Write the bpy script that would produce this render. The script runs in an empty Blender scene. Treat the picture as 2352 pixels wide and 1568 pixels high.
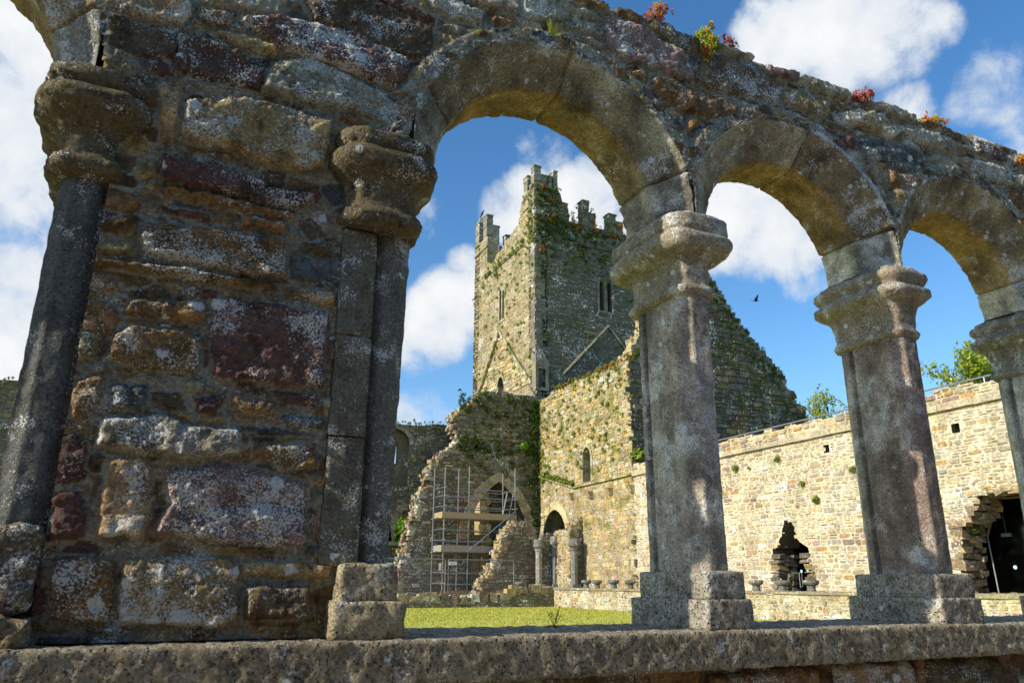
import bpy, math, random
import numpy as np
from mathutils import Vector, Matrix
from mathutils.geometry import tessellate_polygon
R = math.radians
sc = bpy.context.scene
COL = sc.collection

# ---------------------------------------------------------------- camera, world, sun, exposure
FPX, PITCH, YAW, ROLL = 1765.0, R(17.41), R(25.1), R(.255)      # calibrated on the photograph (2352 x 1568 px frame)
_r = Vector((math.cos(YAW), -math.sin(YAW), 0))
FWD = Vector((math.sin(YAW)*math.cos(PITCH), math.cos(YAW)*math.cos(PITCH), math.sin(PITCH)))
_u = _r.cross(FWD)
RGT = _r*math.cos(ROLL) + _u*math.sin(ROLL)
UPV = -_r*math.sin(ROLL) + _u*math.cos(ROLL)
cd = bpy.data.cameras.new('camera'); cam = bpy.data.objects.new('camera', cd); COL.objects.link(cam)
cam.matrix_world = Matrix((RGT, UPV, -FWD)).transposed().to_4x4()
cd.sensor_width = 36; cd.lens = FPX/2352*36; cd.clip_start = .05; cd.clip_end = 5000
cd.dof.use_dof = True; cd.dof.focus_distance = 26; cd.dof.aperture_fstop = 15
sc.camera = cam

def ray(px, py): return RGT*(px-1176) + UPV*(784-py) + FWD*FPX
def on_y(px, py, y): d = ray(px, py); return d*(y/d.y)
def on_x(px, py, x): d = ray(px, py); return d*(x/d.x)
def on_z(px, py, z): d = ray(px, py); return d*(z/d.z)

SUN_EL, SUN_K = R(29), .030            # sun in the west, a touch in front of the arcade
sdir = Vector((-math.cos(SUN_EL), -SUN_K, math.sin(SUN_EL))).normalized()
ld = bpy.data.lights.new('sun', 'SUN'); ld.energy = 3.5; ld.angle = R(.53); ld.color = (1, .93, .80)
sun = bpy.data.objects.new('sun', ld); COL.objects.link(sun)
sun.rotation_euler = sdir.to_track_quat('Z', 'Y').to_euler()

W = bpy.data.worlds.new('World'); sc.world = W; W.use_nodes = True
nt = W.node_tree; nt.nodes.clear()
def N(t, nt_, **kw):
    n = nt_.nodes.new(t)
    for k, v in kw.items():
        if k.startswith('i_'): n.inputs[k[2:].replace('_', ' ')].default_value = v
        else: setattr(n, k, v)
    return n
def L(nt_, a, b): nt_.links.new(a, b)
def math_(nt_, op, a, b=None, c=None, clamp=False):
    n = nt_.nodes.new('ShaderNodeMath'); n.operation = op; n.use_clamp = clamp
    for i, v in enumerate((a, b, c)):
        if v is None: continue
        if isinstance(v, (int, float)): n.inputs[i].default_value = v
        else: nt_.links.new(v, n.inputs[i])
    return n.outputs[0]
def smooth(nt_, v, lo, hi, a=0., b=1.):
    n = nt_.nodes.new('ShaderNodeMapRange'); n.interpolation_type = 'SMOOTHSTEP'
    nt_.links.new(v, n.inputs[0]); n.inputs[1].default_value = lo; n.inputs[2].default_value = hi
    n.inputs[3].default_value = a; n.inputs[4].default_value = b
    return n.outputs[0]
def mixc(nt_, f, a, b, mode='MIX'):
    n = nt_.nodes.new('ShaderNodeMix'); n.data_type = 'RGBA'; n.blend_type = mode
    for v, i in ((f, 0), (a, 6), (b, 7)):
        if isinstance(v, (int, float)): n.inputs[i].default_value = v
        elif isinstance(v, tuple): n.inputs[i].default_value = v if len(v) == 4 else v + (1,)
        else: nt_.links.new(v, n.inputs[i])
    return n.outputs[2]
sky = N('ShaderNodeTexSky', nt, sky_type='NISHITA', sun_disc=False, sun_elevation=SUN_EL,
        sun_rotation=math.atan2(sdir.x, sdir.y), altitude=60, air_density=1.0, dust_density=.35, ozone_density=2.2)
hs = N('ShaderNodeHueSaturation', nt, i_Saturation=1.26, i_Value=.92, i_Hue=.5); L(nt, sky.outputs[0], hs.inputs['Color'])
tc = N('ShaderNodeTexCoord', nt)
# where the clouds stand in the sky: (px, py) -> direction, angular radius in degrees, weight
CL = [(1800,70,3.6,1),(1890,30,4,1),(2040,70,4,1),(2120,60,2.6,.85),(1760,150,2.4,.8),(1950,130,3,.8),(2290,190,3,.6),(2080,238,2.2,.62),(2230,230,2,.55),
      (1330,470,3.6,1),(1390,410,3,1),(1400,510,4,1),(1260,350,2.6,.55),(1175,480,3,.9),(1215,450,2.6,.9),
      (1740,520,4.2,1),(1680,540,3.4,1),(1820,570,3,.8),(1660,460,3,1),(1760,450,2.6,.8),(1850,640,2.2,.55),
      (1060,690,3.4,1),(1000,750,3.4,1),(945,790,3,.8),(1000,500,2,.5),(960,950,2.6,.6),(1080,620,2.4,.85),
      (40,90,5,1),(-60,200,7,1),(95,265,2.4,.75),(20,500,2.6,.72),(60,480,2.2,.6),(20,700,5,1),(-40,800,8,1),(90,620,2.6,.7),
      (-700,300,22,.8),(3100,200,16,.7),(3000,-900,20,.75),(600,-1400,22,.75),(-900,-900,22,.7)]  # last row: clouds out of view, added for ambient light
blob = None
for px, py, rad, w in CL:
    d = ray(px, py).normalized()
    dp = N('ShaderNodeVectorMath', nt, operation='DOT_PRODUCT'); dp.inputs[1].default_value = d
    L(nt, tc.outputs['Generated'], dp.inputs[0])
    v = smooth(nt, dp.outputs['Value'], math.cos(R(rad*1.25)), math.cos(R(rad*.25)), 0, w)
    blob = v if blob is None else math_(nt, 'MAXIMUM', blob, v)
n1 = N('ShaderNodeTexNoise', nt, i_Scale=12.0, i_Detail=9.0, i_Roughness=.6, i_Distortion=.2); L(nt, tc.outputs['Generated'], n1.inputs['Vector'])
n2 = N('ShaderNodeTexNoise', nt, i_Scale=5.0, i_Detail=4.0, i_Roughness=.6); L(nt, tc.outputs['Generated'], n2.inputs['Vector'])
dens = math_(nt, 'ADD', math_(nt, 'MULTIPLY', blob, .95), math_(nt, 'ADD', math_(nt, 'MULTIPLY', math_(nt, 'SUBTRACT', n1.outputs[0], .5), 1.8),
             math_(nt, 'MULTIPLY', math_(nt, 'SUBTRACT', n2.outputs[0], .5), .7)))
cm = math_(nt, 'MULTIPLY', smooth(nt, dens, .32, .88), smooth(nt, blob, .02, .35))
ccol = mixc(nt, smooth(nt, dens, .6, 1.3), (3.3, 3.6, 4.0), (4.4, 4.45, 4.5))
skyc = mixc(nt, cm, hs.outputs[0], ccol)
bg = N('ShaderNodeBackground', nt, i_Strength=.135); L(nt, skyc, bg.inputs[0])
wo = N('ShaderNodeOutputWorld', nt); L(nt, bg.outputs[0], wo.inputs[0])
vs = sc.view_settings; vs.view_transform = 'Standard'; vs.look = 'None'; vs.exposure = 0.68; vs.gamma = 1

# ---------------------------------------------------------------- helpers
def lin(r, g, b):
    f = lambda c: (c/255/12.92) if c <= 10 else ((c/255+.055)/1.055)**2.4
    return (f(r), f(g), f(b))
def tag(o, label, cat, group=None, kind=None):
    o['label'] = label; o['category'] = cat
    if group: o['group'] = group
    if kind: o['kind'] = kind
    return o
def thing(name, loc, label, cat, group=None):
    o = bpy.data.objects.new(name, None); o.empty_display_size = .3; COL.objects.link(o); o.location = loc
    return tag(o, label, cat, group)
def link(name, me, m, parent=None):
    o = bpy.data.objects.new(name, me); COL.objects.link(o)
    if m: me.materials.append(m)
    if parent:
        o.parent = parent
        off = Vector((0, 0, 0)); p = parent
        while p: off += p.location; p = p.parent
        o.location = -off
    return o
class MB:
    def __init__(s): s.v = []; s.f = []; s.c = []
    def add(s, vs, fs, col):
        o = len(s.v); s.v += [tuple(v) for v in vs]
        s.f += [tuple(i+o for i in f) for f in fs]
        if len(col) == len(vs) and not isinstance(col[0], (int, float)): s.c += list(col)
        else: s.c += [tuple(col) if len(col) == 4 else tuple(col)+(.3,)]*len(vs)
    def build(s, name, m, parent=None, smooth=False, erode=None):
        me = bpy.data.meshes.new(name); me.from_pydata(s.v, [], s.f); me.update()
        if erode: displace(me, *erode)
        a = me.attributes.new('Col', 'FLOAT_COLOR', 'POINT')
        a.data.foreach_set('color', np.array(s.c, dtype=np.float32).ravel())
        if smooth: me.polygons.foreach_set('use_smooth', [True]*len(me.polygons))
        return link(name, me, m, parent)
def hsh(i, j, k):
    n = (i.astype(np.int64)*374761393 + j.astype(np.int64)*668265263 + k.astype(np.int64)*1442695041) & 0xffffffff
    n = ((n ^ (n >> 13))*1274126177) & 0xffffffff
    return ((n ^ (n >> 16)) & 0xffff)/65535.
def vnoise(x, y, z):
    xi, yi, zi = np.floor(x), np.floor(y), np.floor(z)
    fx, fy, fz = x-xi, y-yi, z-zi
    fx, fy, fz = [t*t*(3-2*t) for t in (fx, fy, fz)]
    r = 0
    for a in (0, 1):
        for b in (0, 1):
            for c in (0, 1):
                r = r + hsh(xi+a, yi+b, zi+c)*(fx if a else 1-fx)*(fy if b else 1-fy)*(fz if c else 1-fz)
    return r-.5
def fbm(x, y, z, s=1., o=3):
    r = 0; a = 1.
    for k in range(o): r = r + a*vnoise(x*s+7*k, y*s+3*k, z*s+5*k); a *= .5; s *= 2.1
    return r
def displace(me, amp, scale, octv=3):
    n = len(me.vertices); co = np.empty(n*3, np.float32); no = np.empty(n*3, np.float32)
    me.vertices.foreach_get('co', co); me.vertices.foreach_get('normal', no)
    co = co.reshape(-1, 3).astype(np.float64); no = no.reshape(-1, 3)
    h = fbm(co[:, 0], co[:, 1], co[:, 2], scale, octv)*amp
    co = co + no*h[:, None]
    me.vertices.foreach_set('co', co.astype(np.float32).ravel()); me.update()
BOXF = [(0,3,2,1),(4,5,6,7),(0,1,5,4),(1,2,6,5),(2,3,7,6),(3,0,4,7)]
def box(mb, a, b, col, j=0., rnd=random):
    x0, y0, z0 = a; x1, y1, z1 = b
    vs = [(x0,y0,z0),(x1,y0,z0),(x1,y1,z0),(x0,y1,z0),(x0,y0,z1),(x1,y0,z1),(x1,y1,z1),(x0,y1,z1)]
    if j: vs = [tuple(c+rnd.uniform(-j, j) for c in v) for v in vs]
    mb.add(vs, BOXF, col)
def grid_box(mb, a, b, step, col, bev=.012):
    """a box with a fine surface grid and rounded edges, so that it can be worn down"""
    a = np.array(a, float); b = np.array(b, float)
    n = np.maximum(np.ceil((b-a)/step).astype(int), 2)
    idx = {}; vs = []
    def vid(i, j, k):
        if (i, j, k) not in idx:
            p = a+(b-a)*np.array((i, j, k))/n
            q = np.clip(p, a+bev, b-bev); d = p-q; l = np.linalg.norm(d)
            if l > bev*1.0001 or (l > 0 and np.count_nonzero(np.abs(d) > 1e-9) > 1): p = q+d/l*bev
            idx[(i, j, k)] = len(vs); vs.append(tuple(p))
        return idx[(i, j, k)]
    fs = []
    for ax in range(3):
        o1, o2 = (ax+1) % 3, (ax+2) % 3
        for side in (0, n[ax]):
            for p in range(n[o1]):
                for q in range(n[o2]):
                    c = []
                    for dp, dq in ((0,0),(1,0),(1,1),(0,1)):
                        t = [0, 0, 0]; t[ax] = side; t[o1] = p+dp; t[o2] = q+dq; c.append(vid(*t))
                    fs.append(tuple(c) if side else tuple(c[::-1]))
    mb.add(vs, fs, col)
def tube(mb, p, q, r, col, n=8, r2=None):
    p, q = Vector(p), Vector(q); d = (q-p).normalized(); r2 = r if r2 is None else r2
    a = d.orthogonal().normalized(); b = d.cross(a)
    vs = []
    for c, rr in ((p, r), (q, r2)):
        for k in range(n):
            t = 2*math.pi*k/n; vs.append(c+(a*math.cos(t)+b*math.sin(t))*rr)
    fs = [(k, (k+1) % n, n+(k+1) % n, n+k) for k in range(n)]+[tuple(range(n))[::-1], tuple(range(n, 2*n))]
    mb.add(vs, fs, col)
def loft(mb, rings, cols, cap=True):
    n = len(rings[0]); vs = [p for r in rings for p in r]
    cs = [c for c in cols for _ in range(n)] if isinstance(cols, list) else cols
    fs = []
    for i in range(len(rings)-1):
        for k in range(n):
            fs.append((i*n+k, i*n+(k+1) % n, (i+1)*n+(k+1) % n, (i+1)*n+k))
    if cap: fs += [tuple(range(n))[::-1], tuple(range((len(rings)-1)*n, len(rings)*n))]
    mb.add(vs, fs, cs)
def resample(pts, n):
    P = np.array(pts+[pts[0]], float); d = np.r_[0, np.cumsum(np.hypot(*np.diff(P, axis=0).T))]
    t = np.linspace(0, d[-1], n, endpoint=False)
    return np.c_[np.interp(t, d, P[:, 0]), np.interp(t, d, P[:, 1])]
def pip(u, v, poly):
    c = False; n = len(poly); j = n-1
    for i in range(n):
        (a, b), (p, q) = poly[i], poly[j]
        if (b > v) != (q > v) and u < (p-a)*(v-b)/(q-b)+a: c = not c
        j = i
    return c

# ---------------------------------------------------------------- materials
def stone_mat(name, grain=60., lichen=(8., 60.), lich=1., moss=0., moss_s=2., bump=.6, bscale=70., mosscol=(.045,.075,.012), dark=.45,
              dscale=5., yellow=0., pits=0., up=1.0, patina=.4, tint=None):
    m = bpy.data.materials.new(name); m.use_nodes = True; t = m.node_tree; t.nodes.clear()
    out = N('ShaderNodeOutputMaterial', t); b = N('ShaderNodeBsdfPrincipled', t, i_Roughness=.92); L(t, b.outputs[0], out.inputs[0])
    b.inputs['Specular IOR Level'].default_value = .25
    at = N('ShaderNodeAttribute', t, attribute_name='Col'); co = N('ShaderNodeTexCoord', t).outputs['Object']
    def noise(s, d=4., r=.6, dist=0.):
        n = N('ShaderNodeTexNoise', t, i_Scale=s, i_Detail=d, i_Roughness=r, i_Distortion=dist); L(t, co, n.inputs['Vector']); return n.outputs[0]
    g = noise(grain, 6., .7); c = mixc(t, 1., at.outputs['Color'], N_val(t, g, .3, .72, .42, 1.55), 'MULTIPLY')
    dk = smooth(t, noise(dscale, 7., .68, .4), .46, .66)
    c = mixc(t, math_(t, 'MULTIPLY', dk, dark), c, mixc(t, 1., c, (.34, .30, .25), 'MULTIPLY'))
    if tint: c = mixc(t, 1., c, tint, 'MULTIPLY')
    if yellow:
        yk = smooth(t, noise(dscale*.7, 6., .7, .3), .54, .70)
        c = mixc(t, math_(t, 'MULTIPLY', yk, yellow), c, (.42, .27, .07))
    # grey brown patina breaks up the stone's own colour
    c = mixc(t, math_(t, 'MULTIPLY', smooth(t, noise(lichen[0]*.9, 6., .65), .40, .66), patina), c, lin(118, 110, 94))
    # pale crusty lichen: a few rounded patches, and fine granular specks that gather in clusters
    warp = N('ShaderNodeTexNoise', t, i_Scale=lichen[1]*.7, i_Detail=6., i_Roughness=.7); L(t, co, warp.inputs['Vector'])
    al = math_(t, 'MINIMUM', math_(t, 'MULTIPLY', at.outputs['Alpha'], lich), 1.75); clus = noise(lichen[0]*.55, 4., .6)
    s_ = lichen[0]; va = N('ShaderNodeVectorMath', t, operation='MULTIPLY_ADD'); L(t, warp.outputs['Color'], va.inputs[0])
    va.inputs[1].default_value = (.62/s_,)*3; L(t, co, va.inputs[2])
    vo = N('ShaderNodeTexVoronoi', t, feature='F1', i_Scale=s_); L(t, va.outputs[0], vo.inputs['Vector'])
    sep = N('ShaderNodeSeparateColor', t); L(t, vo.outputs['Color'], sep.inputs[0])
    has = smooth(t, math_(t, 'SUBTRACT', math_(t, 'MULTIPLY', al, .2), sep.outputs[0]), 0., .05)
    k = math_(t, 'MULTIPLY', has, smooth(t, math_(t, 'SUBTRACT', math_(t, 'MULTIPLY_ADD', sep.outputs[1], .32, .08), vo.outputs['Distance']), 0., .06))
    c = mixc(t, math_(t, 'MULTIPLY', k, N_f(t, g, .25, .5, .6, 1.)), c, (.72, .73, .68))
    sn = noise(lichen[1]*1.5, 4., .72)
    thr = math_(t, 'SUBTRACT', math_(t, 'SUBTRACT', .645, math_(t, 'MULTIPLY', al, .08)), math_(t, 'MULTIPLY', math_(t, 'SUBTRACT', clus, .5), .8))
    k = smooth(t, math_(t, 'SUBTRACT', sn, thr), 0., .06)
    c = mixc(t, math_(t, 'MULTIPLY', k, .92), c, (.72, .72, .66))
    if pits:
        c = mixc(t, math_(t, 'MULTIPLY', smooth(t, math_(t, 'SUBTRACT', .415, noise(lichen[1]*1.15, 3., .6)), 0., .05), min(1., pits)*.85), c, (.035, .03, .026))
    if moss:
        geo = N('ShaderNodeNewGeometry', t); sx = N('ShaderNodeSeparateXYZ', t); L(t, geo.outputs['Normal'], sx.inputs[0])
        mk = math_(t, 'ADD', noise(moss_s, 8., .72, .3), math_(t, 'MULTIPLY', math_(t, 'MAXIMUM', sx.outputs[2], 0.), .22*up))
        mk = math_(t, 'MULTIPLY', smooth(t, mk, .66-.2*moss, .80-.2*moss), .9)
        c = mixc(t, mk, c, mixc(t, noise(moss_s*6, 3.), mosscol, (mosscol[0]*2.6, mosscol[1]*1.9, mosscol[2]*1.3)))
    L(t, c, b.inputs['Base Color'])
    bn = math_(t, 'ADD', noise(bscale, 8., .75), math_(t, 'MULTIPLY', noise(bscale*.25, 3.), 1.2))
    if pits:
        vo = N('ShaderNodeTexVoronoi', t, feature='F1', i_Scale=bscale*.8); L(t, co, vo.inputs['Vector'])
        bn = math_(t, 'ADD', bn, math_(t, 'MULTIPLY', smooth(t, vo.outputs['Distance'], .05, .35), pits))
    bp = N('ShaderNodeBump', t, i_Strength=min(1., bump*1.15), i_Distance=.8/bscale); L(t, bn, bp.inputs['Height']); L(t, bp.outputs[0], b.inputs['Normal'])
    return m
def N_f(t, v, a, b, lo, hi):
    n = t.nodes.new('ShaderNodeMapRange'); t.links.new(v, n.inputs[0])
    for i, x in enumerate((a, b, lo, hi)): n.inputs[i+1].default_value = x
    return n.outputs[0]
def N_val(t, v, a, b, lo, hi):
    o = N_f(t, v, a, b, lo, hi); n = t.nodes.new('ShaderNodeCombineColor')
    for i in range(3): t.links.new(o, n.inputs[i])
    return n.outputs[0]
def plain(name, col, rough=.6, metal=0., attr=False, spec=.3, noise=0., ns=20., trans=0.):
    m = bpy.data.materials.new(name); m.use_nodes = True; t = m.node_tree; b = t.nodes['Principled BSDF']
    b.inputs['Roughness'].default_value = rough; b.inputs['Metallic'].default_value = metal; b.inputs['Specular IOR Level'].default_value = spec
    c = N('ShaderNodeAttribute', t, attribute_name='Col').outputs['Color'] if attr else col+(1,)
    if noise:
        n = N('ShaderNodeTexNoise', t, i_Scale=ns, i_Detail=5.); L(t, N('ShaderNodeTexCoord', t).outputs['Object'], n.inputs['Vector'])
        c = mixc(t, 1., c, N_val(t, n.outputs[0], .3, .7, 1-noise, 1+noise), 'MULTIPLY')
    if isinstance(c, tuple): b.inputs['Base Color'].default_value = c
    else: L(t, c, b.inputs['Base Color'])
    if trans:
        b.inputs['Subsurface Weight'].default_value = 0
        tr = N('ShaderNodeBsdfTranslucent', t); mx = N('ShaderNodeMixShader', t); mx.inputs[0].default_value = trans
        if isinstance(c, tuple): tr.inputs[0].default_value = c
        else: L(t, c, tr.inputs[0])
        L(t, b.outputs[0], mx.inputs[1]); L(t, tr.outputs[0], mx.inputs[2]); L(t, mx.outputs[0], t.nodes['Material Output'].inputs[0])
    return m
M_ARC = stone_mat('arcade_rubble', grain=70, lichen=(13., 85.), lich=1.5, bump=.8, bscale=85, dark=.9, dscale=13, moss=.22, patina=.3, tint=(1.03,1.0,.92), moss_s=6, mosscol=(.05,.045,.012), up=.3, pits=.45)
M_CARVE = stone_mat('arcade_dressed_stone', grain=90, lichen=(22., 100.), lich=1.5, bump=.8, bscale=130, dark=.6, dscale=9, pits=.8, tint=(1.0,1.0,.95))
M_CAPM = stone_mat('mossy_capital_stone', grain=60, lichen=(22., 90.), lich=.7, bump=1., bscale=75, dark=.9, dscale=12, tint=(1.,1.,.9), moss=.35, moss_s=9, mosscol=(.05,.05,.012), pits=.5)
M_SILL = stone_mat('sill_stone', grain=80, lichen=(20., 70.), lich=1.1, bump=1., bscale=60, dark=.8, dscale=14, pits=1.2, moss=.12, moss_s=5, up=0)
M_EAST = stone_mat('east_range_rubble', grain=14, lichen=(2., 9.), lich=.25, bump=.5, bscale=16, dark=.25, dscale=1.2)
M_TRAN = stone_mat('transept_rubble', grain=10, lichen=(2., 9.), lich=.7, bump=.5, bscale=14, dark=.4, dscale=.9, moss=.72, moss_s=1.6, yellow=.7, mosscol=(.09,.11,.018))
M_TOWER = stone_mat('tower_rubble', grain=8, lichen=(1.5, 6.), lich=.8, bump=.5, bscale=12, dark=.3, dscale=.7, moss=.62, moss_s=.8, yellow=.5, mosscol=(.05,.075,.013))
M_NAVE = stone_mat('nave_rubble', grain=9, lichen=(2., 8.), lich=.8, bump=.5, bscale=12, dark=.4, dscale=.8, moss=.36, moss_s=1.0, mosscol=(.04,.06,.012))
M_LOW = stone_mat('low_wall_rubble', grain=16, lichen=(3., 14.), lich=.9, bump=.5, bscale=18, dark=.35, dscale=1.6, moss=.1)
M_ATTR = plain('painted_by_part', (1,1,1), attr=True, rough=.7, noise=.15)
M_LEAF = plain('leaf', (1,1,1), attr=True, rough=.55, trans=.35, spec=.25)
M_BARK = plain('bark', lin(92,80,66), rough=.9, noise=.3, ns=12)
M_STEEL = plain('galvanised_steel', (.33,.345,.36), rough=.42, metal=.75, noise=.15, ns=9)
M_WOOD = plain('scaffold_board', lin(196,160,112), rough=.8, noise=.25, ns=6)
M_BIRD = plain('black_feathers', (.012,.012,.015), rough=.6)
M_DARK = plain('interior_shade', (.05,.045,.04), rough=1., noise=.3, ns=2)  # near-black colour carries the shade of rooms and openings

# ---------------------------------------------------------------- rubble walls of the ruin
def pick(rnd, pal):
    t = rnd.random()*sum(p[0] for p in pal)
    for w, c in pal:
        t -= w
        if t <= 0: break
    k = rnd.uniform(.78, 1.2)
    return tuple(min(.9, x*k*rnd.uniform(.95, 1.05)) for x in c)
def rubble(mb, poly, holes, mp, pal, seed, ch=(.1, .24), cw=(.18, .5), prot=(.015, .05), gap=.012, n8=True, lich=.35, clean=True, wob=.03):
    rnd = random.Random(seed)
    us = [p[0] for p in poly]; vs = [p[1] for p in poly]
    v = min(vs)
    ph = rnd.random()*9
    while v < max(vs):
        h = rnd.uniform(*ch); u = min(us)-rnd.random()*cw[1]
        while u < max(us):
            w = rnd.uniform(*cw)*(1. if h < ch[1]*.75 else 1.15)
            rows = [(v, v+h)]
            if rnd.random() < .3: k = rnd.uniform(.35, .65); rows = [(v, v+h*k), (v+h*k, v+h)]
            for (a, b) in rows:
                cells = [(u, u+w)]
                if len(rows) > 1 and rnd.random() < .5: k = rnd.uniform(.35, .65); cells = [(u, u+w*k), (u+w*k, u+w)]
                for (p, q) in cells:
                    cu, cv = (p+q)/2, (a+b)/2
                    wv = wob*math.sin(cu*1.3+ph+cv*.7)+wob*.6*math.sin(cu*3.1+cv*2.)
                    cv2 = cv+wv
                    if not pip(cu, cv2, poly): continue
                    if any(pip(cu, cv2, H) for H in holes): continue
                    if clean and any(pip(x, y+wv, H) for H in holes for x in (p, q) for y in (a, b)): continue
                    jj = .1*(b-a)
                    hw, hh = (q-p)/2-gap, (b-a)/2-gap
                    cr = [(-hw, -hh), (hw, -hh), (hw, hh), (-hw, hh)]
                    cr = [(x+rnd.uniform(-jj, jj), y+rnd.uniform(-jj, jj)) for x, y in cr]
                    if n8:
                        pts = []
                        for i in range(4):
                            x, y = cr[i]; px, py = cr[i-1]; nx, ny = cr[(i+1) % 4]
                            lp = math.hypot(px-x, py-y); ln = math.hypot(nx-x, ny-y); k = min(hw, hh)*rnd.uniform(.25, .7)
                            pts.append((x+(px-x)/lp*k, y+(py-y)/lp*k)); pts.append((x+(nx-x)/ln*k, y+(ny-y)/ln*k))
                    else: pts = cr
                    d = rnd.uniform(*prot); tx, ty = rnd.uniform(-.05, .05), rnd.uniform(-.06, .06)
                    n = len(pts); ins = 1-.016/max(min(hw, hh), .03)
                    V = [mp(cu+x, cv2+y, -.01) for x, y in pts]+[mp(cu+x*ins, cv2+y*ins, max(.006, d+tx*x+ty*y)) for x, y in pts]
                    F = [(i, (i+1) % n, n+(i+1) % n, n+i) for i in range(n)]+[tuple(range(n, 2*n))]
                    mb.add(V, F, pick(rnd, pal)+(lich*rnd.uniform(.2, 1.6),))
            u += w
        v += h
def slab(mb, poly, holes, mp, thick, col, side=None):
    loops = [poly]+list(holes)
    flat = [p for l in loops for p in l]
    tri = tessellate_polygon([[Vector((p[0], p[1], 0)) for p in l] for l in loops])
    n = len(flat)
    V = [mp(u, v, 0) for u, v in flat]+[mp(u, v, -thick) for u, v in flat]
    F = []
    for a, b, c in tri: F.append((a, b, c)); F.append((c+n, b+n, a+n))
    mb.add(V, F, col)
    for l in loops:                     # reveals and broken ends
        k = len(l); d = [0, -thick*.3, -thick*.62, -thick]
        V = [mp(u, v, q) for q in d for u, v in l]
        mb.add(V, [(j*k+i, j*k+(i+1) % k, (j+1)*k+(i+1) % k, (j+1)*k+i) for j in range(3) for i in range(k)], side or col)
def mapx(x): return lambda u, v, d: (x-d, u, v)            # wall facing west
def mapy(y): return lambda u, v, d: (u, y-d, v)            # wall facing south
def mapxe(x): return lambda u, v, d: (x+d, u, v)
def mapyn(y): return lambda u, v, d: (u, y+d, v)
def edge_stones(mb, path, mp, thick, pal, seed, h=.22, lich=.4, dep=.12):
    """broken wall end: rough blocks stacked along a ragged edge through the thickness of the wall"""
    rnd = random.Random(seed)
    for (a, b) in zip(path[:-1], path[1:]):
        ln = math.hypot(b[0]-a[0], b[1]-a[1]); n = max(1, int(ln/h))
        for i in range(n):
            t0, t1 = i/n, (i+1)/n
            t = (t0+t1)/2
            u = a[0]+(b[0]-a[0])*t+rnd.uniform(-.5, .5)*dep; v = a[1]+(b[1]-a[1])*t
            d = .03
            while d > -thick:
                w = rnd.uniform(.2, .45); hu = rnd.uniform(.10, .24); hv = h*rnd.uniform(.4, .62)
                uu = u+rnd.uniform(-dep, dep)*.8; vv = v+rnd.uniform(-.04, .04)
                P = [mp(uu+sx*hu+rnd.uniform(-.045, .045), vv+sy*hv+rnd.uniform(-.04, .04), dd+rnd.uniform(-.03, .03)) for dd in (d, max(d-w, -thick)+.01) for sx, sy in ((-1,-1),(1,-1),(1,1),(-1,1))]
                mb.add(P, [(0,1,2,3),(7,6,5,4),(0,4,5,1),(1,5,6,2),(2,6,7,3),(3,7,4,0)], pick(rnd, pal)+(lich*rnd.uniform(.2, 1.5),))
                d -= w
def arch_ring(mb, pts, wid, mp, d0, d1, pal, seed, nst=1, lich=.3):
    """dressed stones round an opening: pts run along the opening's edge, outward on the left"""
    rnd = random.Random(seed)
    P = [Vector((p[0], p[1])) for p in pts]
    for i in range(len(P)-1):
        a, b = P[i], P[i+1]
        def nor(k):
            t = P[min(k+1, len(P)-1)]-P[max(k-1, 0)]; t.normalize(); return Vector((-t.y, t.x))
        na, nb = nor(i), nor(i+1)
        g = (b-a).normalized()*.008
        w = wid*rnd.uniform(.92, 1.1)
        q = [a+g, b-g, b-g+nb*w, a+g+na*w]
        V = [mp(p.x, p.y, d0) for p in q]+[mp(p.x, p.y, d1) for p in q]
        mb.add(V, BOXF, pick(rnd, pal)+(lich,))
def gothic(u0, u1, vs, va, n=8):
    """points of a pointed arch from the left springing over the apex to the right springing"""
    c = (u0+u1)/2; h = va-vs; w = (u1-u0)/2
    Rr = (w*w+h*h)/(2*w) if h > w else None
    out = []
    for k in range(n+1):
        t = k/n
        if Rr: an = math.pi-t*math.asin(min(1, h/Rr)); out.append((u0+Rr+Rr*math.cos(an), vs+Rr*math.sin(an)))
        else: an = math.pi-t*math.pi/2; out.append((c+w*math.cos(an), vs+h*math.sin(an)))
    return out+[(2*c-x, y) for x, y in out[-2::-1]]

C = dict(T=lin(178,152,110), B=lin(146,114,74), R=lin(110,78,72), G=lin(164,158,138), D=lin(112,94,70), S=lin(98,105,108), O=lin(164,126,80), Y=lin(156,142,94), P=lin(146,122,116), W=lin(190,182,165))
P_EAST = [(5, lin(190,173,136)), (5, lin(196,181,146)), (2.2, lin(186,154,106)), (1.2, lin(168,140,126)), (.9, lin(184,142,90)), (2.4, lin(172,164,144)), (.7, lin(144,122,112)), (2.2, lin(205,194,168))]
P_TRAN = [(4, lin(190,174,128)), (3, lin(170,158,122)), (2.4, lin(198,162,92)), (1, lin(198,190,168)), (1, lin(150,138,108))]
P_TOW = [(4, lin(178,164,124)), (3, lin(166,156,124)), (1.6, lin(184,162,112)), (.8, lin(146,138,114)), (1, lin(188,180,154))]
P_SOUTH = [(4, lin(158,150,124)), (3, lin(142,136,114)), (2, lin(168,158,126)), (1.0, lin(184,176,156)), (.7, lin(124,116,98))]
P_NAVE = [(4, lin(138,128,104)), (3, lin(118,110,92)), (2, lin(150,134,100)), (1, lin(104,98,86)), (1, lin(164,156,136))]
P_RUIN = [(4, lin(170,152,116)), (3, lin(150,132,100)), (2, lin(186,160,110)), (1, lin(128,104,92)), (1, lin(186,178,156))]
P_LOW = [(4, lin(176,160,122)), (2, lin(150,138,112)), (2, lin(196,180,140)), (1, lin(140,110,98)), (1, lin(186,150,96)), (1.5, lin(206,198,176))]
MORT_E, MORT_T, MORT_S, MORT_N = lin(214,202,172), lin(180,164,124), lin(112,108,94), lin(120,110,90)

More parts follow.
